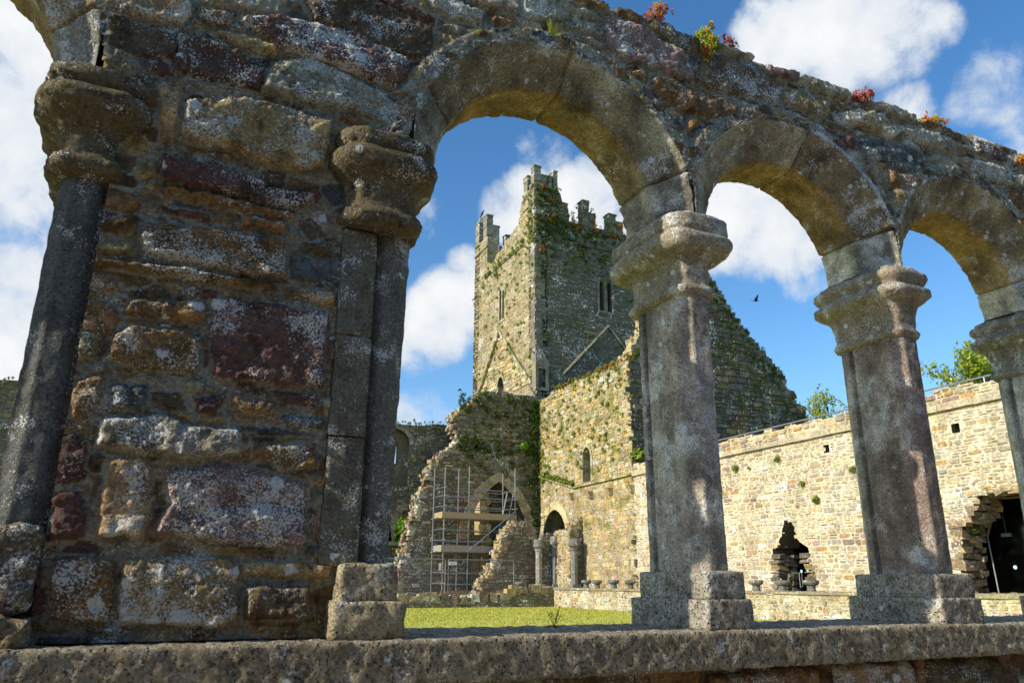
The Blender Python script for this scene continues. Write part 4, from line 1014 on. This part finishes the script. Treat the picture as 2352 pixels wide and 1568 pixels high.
# ---------------------------------------------------------------- nave wall and the aisle wall with its big arch
nv = thing('nave_wall', (3, 41.4, GZ), 'long shaded nave wall with moss grown top, round window and pointed arches', 'wall')
mb = MB()
np_ = [(-24, GZ), (19.75, GZ), (19.75, 8.6)]
rn = random.Random(3)
for x in np.arange(19, -24, -1.1): np_.append((x, 8.55+rn.uniform(-.14, .14)-(.25 if x < 12 else 0)+(.5 if x < 0 else 0)))
np_.append((-24, 8.8))
cw_big = [(11.25, 5.0)]+[(12.1+.85*math.cos(math.pi-t*math.pi/8), 7.3+.85*math.sin(math.pi-t*math.pi/8)) for t in range(9)]+[(12.95, 5.0)]
cw_small = [(11.96, 6.28)]+[(12.2+.24*math.cos(math.pi-t*math.pi/6), 7.3+.24*math.sin(math.pi-t*math.pi/6)) for t in range(7)]+[(12.44, 6.28)]
def nar(c, w=2.1): return [(c-w, GZ+.01)]+gothic(c-w, c+w, 2.0, 5.0, 8)+[(c+w, GZ+.01)]
na = [nar(c) for c in (14.3, 9.7, 3.8)]
hol = [cw_big]+na
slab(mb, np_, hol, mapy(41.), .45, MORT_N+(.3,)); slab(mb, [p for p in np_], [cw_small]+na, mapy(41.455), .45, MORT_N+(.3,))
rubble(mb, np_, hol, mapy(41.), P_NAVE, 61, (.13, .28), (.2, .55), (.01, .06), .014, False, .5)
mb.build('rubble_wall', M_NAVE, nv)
mb = MB(); 
for c in (14.3, 9.7): arch_ring(mb, gothic(c-2.1, c+2.1, 2.0, 5.0, 12), .34, mapy(41.), .06, -.8, [(1, lin(158,146,112)), (1, lin(140,128,98))], 6)
mb.build('pointed_arches', M_NAVE, nv)
mb = MB(); arch_ring(mb, cw_big[1:-1], .22, mapy(41.), .05, -.4, [(1, lin(160,152,128))], 7); mb.build('window_arch', M_NAVE, nv)
for c in (12.0, 6.75):
    mb = MB(); box(mb, (c-.75, 40.75, 1.85), (c+.75, 42.1, 2.05), lin(150,138,108)+(.3,), .02); mb.build('pier_capital', M_NAVE, nv)
aw = thing('aisle_wall', (17, 39, GZ), 'ruined mossy wall with large blocked pointed arch and ragged left end', 'wall')
TH = 1.0
rag = [(1108,905), (1090,925), (1062,943), (1042,962), (1052,985), (1056,1013), (1035,1032), (1009,1051), (1004,1068), (983,1084), (988,1105), (979,1122), (966,1150), (960,1182), (948,1215), (941,1242), (930,1285), (919,1324), (917,1366)]
ragw = trY(rag, YA)
ap = [(19.79, GZ), (19.79, 10.12), (18.5, 10.15), (17.4, 10.05), (16.8, 10.18)]+ragw+[(ragw[-1][0], GZ)]
# outer arch: right limb from springing to apex, infilled on the left by patched masonry with a narrower opening
AL, AR = 15.55, 19.1
ain = gothic(AL, AR, 2.1, 5.25, 10)
ahole = [(AL, -.8)]+ain+[(AR, -.8)]
hol2 = [ahole]+[[(u-.2, v-.1), (u+.2, v-.1), (u+.2, v+.1), (u-.2, v+.1)] for u, v in trY([(1098,1026)], YA)]
mb = MB(); slab(mb, ap, hol2, mapy(YA), TH, MORT_N+(.3,))
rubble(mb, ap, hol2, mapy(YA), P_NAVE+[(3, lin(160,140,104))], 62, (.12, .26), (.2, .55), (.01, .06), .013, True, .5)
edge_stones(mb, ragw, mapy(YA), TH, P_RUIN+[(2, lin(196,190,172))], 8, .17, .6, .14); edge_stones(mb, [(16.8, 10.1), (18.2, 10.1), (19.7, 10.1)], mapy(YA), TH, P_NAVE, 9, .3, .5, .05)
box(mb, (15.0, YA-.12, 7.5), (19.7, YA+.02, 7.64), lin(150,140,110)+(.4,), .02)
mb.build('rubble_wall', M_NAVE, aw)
mb = MB(); arch_ring(mb, ain, .5, mapy(YA), .06, -.5, [(1, lin(196,176,132)), (1, lin(178,158,118)), (1, lin(206,190,150))], 9); mb.build('pointed_arch', M_NAVE, aw)
# remains standing inside the arch: inner jamb and a round pier
mb = MB(); ja = [(16.9, -.6), (17.45, -.6), (17.45, 5.6), (16.9, 5.6)]; slab(mb, ja, [], mapy(YA+1.6), .9, lin(190,170,120)+(.2,)); rubble(mb, ja, [], mapy(YA+1.6), [(1, lin(196,176,120))], 5, (.3, .5), (.3, .6), (.01, .03), .01)
slab(mb, [(17.45, -.6), (19.6, -.6), (19.6, 5.8), (17.45, 5.8)], [], mapy(YA+1.9), .5, MORT_N); rubble(mb, [(17.45, -.6), (19.6, -.6), (19.6, 5.8), (17.45, 5.8)], [], mapy(YA+1.9), P_NAVE, 64, (.13, .28), (.2, .5), (.01, .05), .013)
tag(mb.build('jamb_wall', M_NAVE), 'pale dressed jamb and rubble seen through the large aisle arch', 'wall')
rp = thing('round_pier', (16.2, 39.4, GZ), 'stout round stone pier behind the scaffold', 'pier')
mb = MB(); loft(mb, [[(16.2+.42*math.cos(t*.2618), 39.4+.42*math.sin(t*.2618), z) for t in range(24)] for z in np.arange(-.8, 2.3, .38)], lin(176,156,116)+(.2,)); mb.build('drum', M_NAVE, rp)
mb = MB(); box(mb, (15.7, 38.9, 2.2), (16.7, 39.9, 2.42), lin(170,152,116)+(.2,), .02); mb.build('pier_capital', M_NAVE, rp)
# north side of the church closing the view
mb = MB(); nb = [(-24, GZ), (20, GZ), (20, 7.4), (-24, 7.4)]; bh = [[(u, .4), (u+1., .4), (u+1., 1.9), (u, 1.9)] for u in (16.2, 18.0, 21.)][:2]
slab(mb, nb, bh, mapy(52.), .8, MORT_N); rubble(mb, nb, bh, mapy(52.), P_NAVE, 66, (.16, .3), (.25, .6), (.01, .05), .014, False, .4)
tag(mb.build('north_wall', M_NAVE), 'dark far wall seen through the nave arches with two small openings', 'wall')

# ruined stub in front of the aisle wall
st = thing('ruined_wall_stub', (16, 35, GZ), 'stepped broken wall stub rising between scaffold and corner pier', 'wall')
YSB = 36.0
stub = trY([(1105,1372), (1108,1345), (1128,1322), (1140,1300), (1150,1270), (1157,1245), (1163,1226), (1177,1214), (1187,1201), (1203,1198), (1210,1212), (1218,1216), (1226,1236), (1229,1262)], YSB)
sb = [(stub[-1][0], GZ)]+stub[::-1]+[(stub[0][0], GZ)]
mb = MB(); slab(mb, sb, [], mapy(YSB), .95, MORT_N+(.3,)); rubble(mb, sb, [], mapy(YSB), P_NAVE+[(2, lin(128,96,80))], 71, (.12, .26), (.2, .5), (.01, .06), .013, True, .4)
edge_stones(mb, stub, mapy(YSB), .95, P_RUIN, 10, .17, .3, .13); mb.build('rubble_wall', M_NAVE, st)

# ---------------------------------------------------------------- low walls round the garth, corner pier, carved fragments
XLW, YLW = 16.85, 31.5
le = thing('low_wall', (17.1, 20, GZ), 'sunlit low cloister wall with flat coping along the east side of the lawn', 'wall', 'low walls round the lawn')
mb = MB(); q = [(5., GZ-.02), (31.5, GZ-.02), (31.5, -.275), (5., -.275)]; slab(mb, q, [], mapx(XLW), .5, lin(196,184,150)+(.4,)); rubble(mb, q, [], mapx(XLW), P_LOW, 81, (.1, .22), (.15, .45), (.008, .035), .012, True, .9)
mb.build('rubble_wall', M_LOW, le)
mb = MB(); u = 5.; rn = random.Random(4)
while u < 31.4:
    w = rn.uniform(.8, 1.5); box(mb, (XLW-.06-rn.uniform(0, .02), u, -.272), (XLW+.55, min(u+w-.012, 31.45), -.195+rn.uniform(-.008, .008)), pick(rn, [(1, lin(150,140,112))])+(.6,), .008, rn); u += w
mb.build('coping', M_LOW, le)
ln_ = thing('low_wall', (8, 31.8, GZ), 'shaded low north wall with broken top at the far edge of the lawn', 'wall', 'low walls round the lawn')
rn = random.Random(6); tp2 = [(16.83, -.28), (14.9, -.28), (14.7, -.5)]+[(x, -.62+rn.uniform(-.07, .07)) for x in np.arange(14.2, -14, -.45)]
q = [(-14, GZ-.02), (16.83, GZ-.02)]+tp2+[(-14, -.6)]
mb = MB(); slab(mb, q, [], mapy(YLW), .5, MORT_N+(.4,)); rubble(mb, q, [], mapy(YLW), P_NAVE, 82, (.1, .2), (.15, .45), (.008, .04), .012, True, .8); edge_stones(mb, [p for p in tp2 if p[0] > 5], mapy(YLW), .5, P_RUIN, 12, .3, .9, .05); mb.build('rubble_wall', M_LOW, ln_)
KF = 1.125
def far(mp): return lambda u, v, d: tuple(c*KF for c in mp(u, v, d))
cp = thing('corner_pier', (19.1, 34.9, GZ), 'L shaped rubble corner pier with engaged columns in front of the transept door', 'pier')
mb = MB()
nw = [(16.35, -.55), (16.93, -.55), (16.93, 2.12), (16.42, 2.1), (16.3, 1.75), (16.2, 1.6), (16.2, -.55)]
slab(mb, nw, [], far(mapy(31.6)), .55, MORT_N+(.3,)); rubble(mb, nw, [], far(mapy(31.6)), P_NAVE, 91, (.12, .22), (.15, .4), (.01, .04), .012, True, .5)
ew = [(30.15, -.55), (31.58, -.55), (31.58, 2.12), (30.6, 2.1), (30.15, 2.1)]
slab(mb, ew, [], far(mapx(16.93)), .55, lin(190,172,132)+(.2,)); rubble(mb, ew, [], far(mapx(16.93)), P_RUIN+[(1, lin(190,160,110))], 92, (.12, .24), (.15, .45), (.01, .04), .012, True, .2)
sw = [(16.96, -.55), (17.72, -.55), (17.72, 2.72), (17.5, 2.7), (17.3, 2.4), (17.1, 2.1), (16.96, 2.1)]
slab(mb, sw, [], far(mapy(30.13)), .6, MORT_N+(.3,)); rubble(mb, sw, [], far(mapy(30.13)), P_NAVE+[(2, lin(128,96,80))], 93, (.12, .22), (.15, .4), (.01, .04), .012, True, .4); edge_stones(mb, sw[2:], far(mapy(30.13)), .58, P_RUIN, 4, .14, .3, .03); edge_stones(mb, ew[2:], far(mapx(16.93)), .5, P_RUIN, 4, .2, .3, .03)
mb.build('rubble_masonry', M_NAVE, cp)
def small_col(x, y, z0, z1, r, label_parent, col):
    mb = MB(); loft(mb, [[(x+r*math.cos(t*.7854+.39), y+r*math.sin(t*.7854+.39), z) for t in range(8)] for z in np.linspace(z0, z1, 7)], tuple(col)+(.6,)); o = mb.build('column', M_LOW, label_parent)
    mb = MB(); loft(mb, [[(x+r*k*math.cos(t*.5236), y+r*k*math.sin(t*.5236), z1+dz) for t in range(12)] for dz, k in ((-.02,1.),(.0,1.2),(.04,1.05),(.12,1.15),(.2,1.7),(.27,1.75),(.29,1.5),(.55,1.55),(.56,1.3))], tuple(c*.8 for c in col)+(.6,)); mb.build('capital', M_LOW, o)
    mb = MB(); box(mb, (x-r*1.6, y-r*1.6, z0-.22), (x+r*1.6, y+r*1.6, z0-.1), col+(.5,)); box(mb, (x-r*1.3, y-r*1.3, z0-.1), (x+r*1.3, y+r*1.3, z0), col+(.5,)); mb.build('column_base', M_LOW, o)
for x, y, h, r, c in ((16.12, 31.5, 1.35, .15, lin(150,146,132)), (17.05, 29.98, 1.35, .15, lin(128,126,116)), (16.86, 31.42, 1.5, .12, lin(130,130,126))): small_col(x*KF, y*KF, -.06, h*KF, r*KF, cp, c)
def fragment(p, label, kind, k=1.):
    o = thing('carved_fragment', (p[0], p[1], p[2]), label, 'stone fragment', 'carved fragments on the low walls'); x, y, z = p
    col = lin(112,110,102)+(.6,)
    mb = MB()
    if kind == 0: pr = [(0,.7),(.06,.72),(.1,.62),(.2,.66),(.25,1.1),(.31,1.25),(.38,1.2),(.4,1.)]
    else: pr = [(0,.62),(.12,.6),(.2,.7),(.24,1.05),(.3,1.2),(.36,1.15),(.4,.85)]
    def ring(r, z): return [(x+r*.17*k*math.cos(t*.3927), y+r*.2*k*math.sin(t*.3927), z) for t in range(16)]
    loft(mb, [ring(r, z+h*.8*k) for h, r in pr[:4]], col); mb.build('neck', M_LOW, o, erode=(.02, 6., 3))
    mb = MB(); loft(mb, [ring(r, z+h*.8*k) for h, r in pr[3:]], col); mb.build('abacus', M_LOW, o, erode=(.03, 6., 3))
for i, (px, lab) in enumerate(((1347, 'dark carved capital on the low wall, next to the corner pier'), (1372, 'dark carved capital on the low wall, second from the corner pier'), (1410, 'dark carved capital on the low wall, third from the corner pier'), (1448, 'dark carved capital on the low wall beside the first free column'))):
    p = on_x(px, 1350, 17.12); fragment((17.12, p.y, -.2), lab, i % 2)
for i, (px, lab) in enumerate(((1737, 'carved capital alone on the low wall left of the broken doorway'), (1798, 'wide carved capital under the left jamb of the broken doorway'), (1864, 'carved capital under the right jamb of the broken doorway'))):
    p = on_x(px, 1350, 17.12); fragment((17.12, p.y, -.2), lab, i % 2, .95)
fragment((15.3, 31.75, -.28), 'pale carved capital on the shaded north wall in front of the stub', 0)

# ---------------------------------------------------------------- scaffold, ladder, fence
scf = thing('scaffold', (14.8, 37.8, -.65), 'grey tube scaffold tower with timber decks in front of the ruined arch', 'scaffold')
y1, y2 = 37.25, 38.35
Z0 = -.64
def tb(name, p, q, r=.03, par=None): mb = MB(); tube(mb, p, q, r, (.5,.5,.5), 8); return mb.build(name, M_STEEL, par or scf)
fx = [on_y(1018, 1250, y1).x, on_y(1075, 1250, y1).x, on_y(1183, 1150, y1).x]
bx = [on_y(993, 1250, y2).x, on_y(1050, 1250, y2).x, on_y(1155, 1150, y2).x]
ztf = [on_y(1022, 1072, y1).z, on_y(1077, 1070, y1).z, on_y(1183, 1077, y1).z]; ztb = [on_y(1000, 1075, y2).z, on_y(1054, 1077, y2).z, on_y(1155, 1087, y2).z]
for x, z in zip(fx, ztf): tb('standard', (x, y1, Z0), (x, y1, z))
for x, z in zip(bx, ztb): tb('standard', (x, y2, Z0), (x, y2, z))
for py in (1122, 1141, 1164, 1217, 1242, 1316, 1341):
    z = on_y(1050, py, y1).z; e = fx[2]+.1
    if py > 1300: e = fx[2]-.2
    tb('ledger', (fx[0]-.15 if py > 1130 else fx[1]-.1, y1-.05, z), (e, y1-.05, z), .025); tb('ledger', (bx[0]-.15, y2+.05, z), (bx[2]+.1, y2+.05, z), .025)
    tb('transom', (fx[0]+.04, y1-.2, z+.05), (bx[0]+.04, y2+.2, z+.05), .025); tb('transom', (fx[2]+.04, y1-.2, z+.05), (bx[2]+.04, y2+.2, z+.05), .025)
def brd(a, b, col, name='toe_board'):
    mb = MB(); box(mb, a, b, col); return mb.build(name, M_ATTR, scf)
for py0, py1, col in ((1178, 1192, lin(168,146,114)), (1253, 1268, lin(154,146,132))):
    z0, z1 = on_y(1100, py1, y1).z, on_y(1100, py0, y1).z
    brd((fx[0]-.1, y1-.10, z0), (fx[2]+.05, y1-.06, z1), col); brd((fx[0]-.14, y1-.1, z0), (fx[0]-.1, y2, z1), col)
    for k in range(5): brd((fx[0]-.35*(k % 2), y1+.02+k*.23, z0-.02), (fx[2]+.1, y1+.23+k*.23, z0+.02), tuple(c*.9 for c in col), 'deck_plank')
brd((fx[0]-.1, y1-.1, Z0), (fx[2]-.6, y1-.06, Z0+.25), lin(150,120,92))
a = on_y(1182, 1175, y1-.1); b = on_y(1074, 1266, y1-.1); tb('brace', a, b); a = on_y(1122, 1322, y1-.1); b = on_y(1071, 1368, y1-.1); tb('brace', a, b)
la = thing('ladder', tuple(on_y(1143, 1256, 37.9)), 'aluminium ladder leaning inside the scaffold at its right side', 'ladder')
A0, A1 = on_y(1140, 1256, 37.85), on_y(1165, 1133, 37.85); sw_ = Vector((.36, 0, 0))
for k in (0, 1): mb = MB(); tube(mb, A0+sw_*k, A1+sw_*k, .03, (.6,.6,.6)); mb.build('stile', M_STEEL, la)
for k in range(1, 13): mb = MB(); q = A0.lerp(A1, k/13); tube(mb, q, q+sw_, .016, (.6,.6,.6)); mb.build('rung', M_STEEL, la)
def fence(x0, x1, y, label):
    f = thing('mesh_fence', ((x0+x1)/2, y, -.62), label, 'fence', 'temporary fence panels'); mb = MB(); z0, z1 = -.62, .97
    for p, q in (((x0+.06, y, z1), (x1-.06, y, z1)), ((x0, y, z0), (x0, y, z1-.06)), ((x1, y, z0), (x1, y, z1-.06)), ((x0, y, z0+.1), (x1, y, z0+.1)), ((x0, y, z1-.06), (x0+.06, y, z1)), ((x1, y, z1-.06), (x1-.06, y, z1))): tube(mb, p, q, .021, (.5,.5,.5))
    mb.build('frame', M_STEEL, f); mb = MB()
    for x in np.arange(x0+.08, x1, .085): tube(mb, (x, y, z0+.1), (x, y, z1), .0035, (.4,.4,.4), 4)
    for z in np.arange(z0+.3, z1, .26): tube(mb, (x0, y, z), (x1, y, z), .0035, (.4,.4,.4), 4)
    o = mb.build('wire_mesh', M_STEEL, f); return f
YFN = 33.
fence(9.0, 12.28, YFN, 'temporary wire mesh fence panel left of the scaffold'); fence(12.42, 15.6, YFN, 'temporary wire mesh fence panel across the scaffold foot')
def sign(px0, py0, px1, py1, col, label, bars, name='notice_board'):
    a, b = on_y(px0, py0, YFN-.04), on_y(px1, py1, YFN-.04); mb = MB(); box(mb, (a.x, a.y-.006, b.z), (b.x, a.y+.006, a.z), col)
    o = mb.build(name, M_ATTR); tag(o, label, 'sign'); mb = MB()
    for k in range(bars): z = a.z-(a.z-b.z)*(k+1)/(bars+1.); box(mb, (a.x+.06, a.y-.010, z-.012), (b.x-.06-.05*(k % 2), a.y-.0065, z+.008), tuple(c*.25 for c in col))
    mb.build('printed_lines', M_ATTR, o)
sign(1031, 1289, 1049, 1297, lin(232,232,226), 'small white notice on the fence in front of the scaffold', 1); sign(1008.5, 1292, 1013, 1309, lin(226,224,214), 'narrow white tag tied to the scaffold pole behind the fence', 1); sign(868, 1291, 901, 1303, lin(190,222,206), 'pale green notice on the fence beside the foreground pier', 1)

# ---------------------------------------------------------------- birds
def bird_fly(p, s, label):
    mb = MB(); p = Vector(p); D = RGT; U = Vector((0,0,1)); F_ = D.cross(U)
    def q(a, b, c): return p+D*a*s+F_*b*s+U*c*s
    ring = lambda x, r: [q(x, r*math.cos(t*1.047), r*.8*math.sin(t*1.047)) for t in range(6)]
    loft(mb, [ring(-.5,.03), ring(-.3,.10), ring(0,.15), ring(.3,.11), ring(.42,.07), ring(.62,.015)], (.01,.01,.012)); b = mb.build('crow', M_BIRD)
    mb = MB()
    for sg in (1, -1):
        for t in (.01, -.01): pass
        v = [q(.25, .08*sg, .08), q(-.2, .08*sg, .08), q(-.05, .5*sg, .55), q(.22, .95*sg, 1.0), q(.3, .6*sg, .62)]
        mb.add(v+[x+U*.03*s for x in v], [(0,1,2,3,4), (9,8,7,6,5)]+[(i, (i+1) % 5, 5+(i+1) % 5, 5+i) for i in range(5)], (.01,.01,.012))
    v = [q(-.45,-.04,0), q(-.45,.04,0), q(-.85,.12,.02), q(-.85,-.12,.02)]; mb.add(v+[x+U*.02*s for x in v], BOXF, (.01,.01,.012))
    mb.build('wings', M_BIRD, b); tag(b, label, 'bird'); return b
bird_fly(on_y(1736, 691, 33), .33, 'black crow flying with raised wings right of the gable')
def bird_sit(p, s, label):
    p = Vector(p); mb = MB(); D = RGT; F_ = Vector((-D.y, D.x, 0)); U = Vector((0,0,1))
    ax = (U+D*.35).normalized(); o2 = ax.cross(F_)
    def ring(h, r, off=0): c = p+ax*h*s+D*off*s; return [c+(F_*math.cos(t*.785)+o2*math.sin(t*.785))*r*s for t in range(8)]
    loft(mb, [ring(-.35,.04,-.12), ring(-.1,.09,-.04), ring(.12,.15), ring(.45,.21), ring(.75,.17,.02), ring(.92,.10,.05), ring(1.02,.12,.08), ring(1.14,.11,.1), ring(1.22,.03,.12)], (.01,.01,.012))
    tube(mb, p+ax*1.08*s+D*.16*s, p+ax*1.05*s+D*.4*s, .05*s, (.02,.02,.02), 6, .005*s)
    for k in (-1, 1): tube(mb, p+ax*.1*s+F_*.05*k*s, p-U*.02*s+F_*.05*k*s, .015*s, (.02,.02,.02), 5)
    return tag(mb.build('crow', M_BIRD), label, 'bird')
bird_sit((20.83, 50.25, 27.3), .42, 'black crow perched on the pinnacle at the left of the tower top'); bird_sit((24.95, 40.85, 24.02), .3, 'small dark bird perched on a south merlon of the tower')

# ---------------------------------------------------------------- trees and wall plants
def tree(x, y, top, label, seed, nleaf, cols, spread=1., lsz=.16, name='tree', lv=4):
    rnd = random.Random(seed); h = top-GZ; segs = []; tips = []
    def grow(p, d, ln, r, k):
        q = p+d*ln; segs.append((p, q, r)); 
        if k == 0: tips.append((p, q)); return
        for i in range(rnd.choice((2, 3, 3))):
            n = (d+Vector((rnd.gauss(0,.42), rnd.gauss(0,.42), rnd.gauss(.12,.25)))*spread).normalized(); grow(p.lerp(q, rnd.uniform(.65, 1.)), n, ln*rnd.uniform(.55, .85), r*.6, k-1)
    grow(Vector((0,0,0)), Vector((0,0,1)), h*.34, h*.018, lv)
    sc_ = h*.97/max(q.z for p, q in tips); cx = sum(q.x for p, q in tips)/len(tips); cy = sum(q.y for p, q in tips)/len(tips)
    f = lambda v: Vector((x-cx*sc_, y-cy*sc_, GZ))+v*sc_
    t = thing(name, tuple(f(Vector((0,0,0)))), label, 'tree'); mb = MB()
    for p, q, r in segs: tube(mb, f(p), f(q), r, lin(96,82,64), 6, r*.65)
    mb.build('trunk', M_BARK, t); mb = MB()
    for i in range(nleaf):
        a, b = tips[rnd.randrange(len(tips))]; p = f(a.lerp(b, rnd.uniform(.1, 1.1)))+Vector((rnd.gauss(0,1), rnd.gauss(0,1), rnd.gauss(0,1)))*h*.02
        c = cols[rnd.randrange(len(cols))]; leaf_tuft(mb, p, lsz*1.3, 4, [c], rnd, .3, sz=.5)
    mb.build('crown', M_LEAF, t); return t
LG = [lin(150,170,40), lin(170,186,60), lin(122,150,36), lin(186,190,80)]
def at_tree(px, py, y, *k, **kw): p = on_y(px, py, y); return tree(p.x, y, p.z, *k, **kw)
at_tree(1975, 872, 26., 'pale spring green tree behind the wall top, left of the second free column', 3, 1000, LG, .8, .10)
at_tree(2185, 800, 21.3, 'larger spring green tree behind the wall top between two columns', 8, 4200, LG, 1.25, .12)
at_tree(2275, 806, 23.5, 'smaller spring green tree beside the larger one behind the wall', 12, 2200, LG, 1.1, .11)
at_tree(942, 1168, 46.5, 'bright green bush tree seen through the pointed nave arch', 5, 2600, [lin(96,140,30), lin(122,164,44)], 1.2, .14)
MG = [lin(96,118,34), lin(120,136,40), lin(78,104,30), lin(140,150,50)]; DG = [lin(58,84,30), lin(76,100,34), lin(92,108,40)]; RU = [lin(150,92,34), lin(176,112,40), lin(120,100,40), lin(196,140,40)]
rnd = random.Random(77)
def wall_plant(p, r, n, cols, label, cat='plant', grp=None, nrm=Vector((-1,0,.2)), sz=.3, name='wall_plant'):
    mb = MB(); leaf_tuft(mb, p, r, n, cols, rnd, .3, sz=sz, nrm=nrm); return tag(mb.build(name, M_LEAF), label, cat, grp)
for (px, py, r, lab) in ((1690,1077,.17,'green tuft on the east wall below the string course, leftmost of the tufts'), (1786,1055,.16,'green tuft under the small square hole of the east wall'), (1959,1080,.15,'green tuft on the east wall beside the second free column'), (1842,1112,.13,'small green tuft on the middle of the east wall'), (1875,1150,.17,'green tuft high above the broken doorway of the east wall'), (1720,1075,.08,'tiny green tuft right of the leftmost east wall tuft')):
    wall_plant(on_x(px, py, XE-.05), r, 90, MG, lab, grp='tufts on the east wall')
wall_plant(on_x(2244, 1214, XE+.35), .16, 120, DG, 'dark green ivy tuft inside the left jamb of the big doorway')
def strew(name, label, spots, cols, r=(.08, .2), n=26, nrm=Vector((-1,0,.3)), sz=.32):
    mb = MB()
    for p in spots: leaf_tuft(mb, p, rnd.uniform(*r), n, cols, rnd, .3, sz=sz, nrm=nrm)
    return tag(mb.build(name, M_LEAF), label, 'wall plants', kind='stuff')
sp_ = [(XE-.04, rnd.uniform(29.5, 38.4), 4.9+5.1*(1-rnd.random()**1.5*.95)) for _ in range(150)]
sp_ += [(XE-.06, 38.5-abs(rnd.gauss(0,.5)), rnd.uniform(4.8, 10)) for _ in range(60)]
strew('transept_wall_plants', 'many small green plants rooted all over the sunlit transept wall', sp_, MG, (.06, .18))
strew('transept_top_plants', 'rusty and green plants along the top of the transept wall', [(XE+rnd.uniform(-.1, .6), u, 10.1+rnd.uniform(-.05, .2)) for u in np.arange(29.4, 36.5, .07)], RU+MG, (.12, .3), 30, Vector((0,0,1)))
strew('tower_south_plants', 'green plants hanging on the shaded south face of the tower top', [(XT+.1+8*rnd.random()**1.3, YT-.06, 22.9-abs(rnd.gauss(0, 1.6))+(1.8*rnd.random() if rnd.random() < .3 else 0)) for _ in range(260)], DG+[MG[0]], (.10, .24), 24, Vector((0,-1,.2)))
strew('tower_turret_plants', 'plants covering the stair turret and south corner of the tower', [(XT+.1+1.9*rnd.random(), YT-.06, rnd.uniform(22.5, 25.2)) for _ in range(80)], DG+MG, (.1, .22), 24, Vector((0,-1,.2)))
strew('tower_rusty_plants', 'orange and rusty plants in clumps on the tower parapet', [(x+rnd.gauss(0,.18), YT-.08, z+rnd.gauss(0,.12)) for x, z in ((21.2,25.0),(21.6,24.2),(21.3,22.6),(22.,22.9),(23.5,22.9),(24.,22.8),(23.6,22.4),(24.9,23.3),(25.2,22.6),(26.2,22.5),(26.9,22.6),(27.3,23.3),(21.1,20.6)) for _ in range(6)], RU, (.1, .22), 22, Vector((0,-1,.3)))
strew('tower_west_plants', 'light green plants dotted over the sunlit west face of the tower', [(XT-.05, rnd.uniform(YT, YT2), 21.9-12*rnd.random()**1.5) for _ in range(170)]+[(XT-.08, rnd.uniform(42, 48.5), 21.45) for _ in range(40)]+[(XT-.05, YT+min(1.6,abs(rnd.gauss(0,.7))), rnd.uniform(21,25.)) for _ in range(60)], MG, (.1, .22), 22)
strew('aisle_wall_plants', 'green plants and moss over the ruined aisle wall', [(rnd.uniform(14.8, 19.7), YA-.05, rnd.choice((rnd.uniform(8.8, 10.1), rnd.uniform(6.8, 7.6), rnd.uniform(5, 9)))) for _ in range(190)]+[(19.7-abs(rnd.gauss(0,.25)), YA-.06, rnd.uniform(3, 10)) for _ in range(90)], DG, (.12, .26), 22, Vector((0,-1,.3)))
strew('aisle_top_grass', 'bright grass on the sloping broken top of the aisle wall', [(u+(rnd.random()-.5)*.4, YA+rnd.uniform(0, .9), v+.1) for u, v in trY([(1120,905),(1108,908),(1095,922),(1080,932),(1065,945),(1050,960)], YA) for _ in range(14)], MG, (.08, .18), 24, Vector((0,0,1)))
strew('nave_wall_plants', 'moss and plants on top of the long nave wall', [(x, 41-.04+rnd.random()*.8*(k), 8.35+.25*(x > 12)+(.45 if x < 0 else 0)+rnd.uniform(-.3, .15)) for x in np.arange(-9, 19.6, .16) for k in (0, 1)]+[(rnd.uniform(11.3, 15.5), 40.95, rnd.uniform(4.6, 6.5)) for _ in range(60)], MG+DG, (.06, .14), 20, Vector((0,-1,.6)))
strew('gable_plants', 'green plants along the slope and face of the dark gable', [(24.4+5*t, YG-.06, 15.6-5.2*t-abs(rnd.gauss(0, .9))) for t in [rnd.random() for _ in range(120)]]+[(20.2+rnd.random()*.8, YG-.05, 10.2+rnd.random()*.5) for _ in range(20)], DG+[MG[0]], (.08, .18), 22, Vector((0,-1,.2)))
strew('eave_grass', 'grass tuft on the ledge where the transept meets the east range', [(XE+.4*rnd.random(), 28.6+.6*rnd.random(), 5.3+.3*rnd.random()) for _ in range(24)], MG, (.2, .35), 26, Vector((0,0,1)))
strew('string_course_grass', 'grass growing on the weathering ledge below the lancet window', [(XE-.1, 38.3-u*3.7, 5.75-u*.98) for u in [rnd.random() for _ in range(50)]], MG, (.12, .24), 22, Vector((-.5,0,1)))
wall_plant(on_y(1203, 1025, YA-.12), .34, 160, [lin(120,160,50), lin(96,140,40)], 'leafy green climber on the aisle wall near the corner', nrm=Vector((0,-1,.1)), sz=.22)
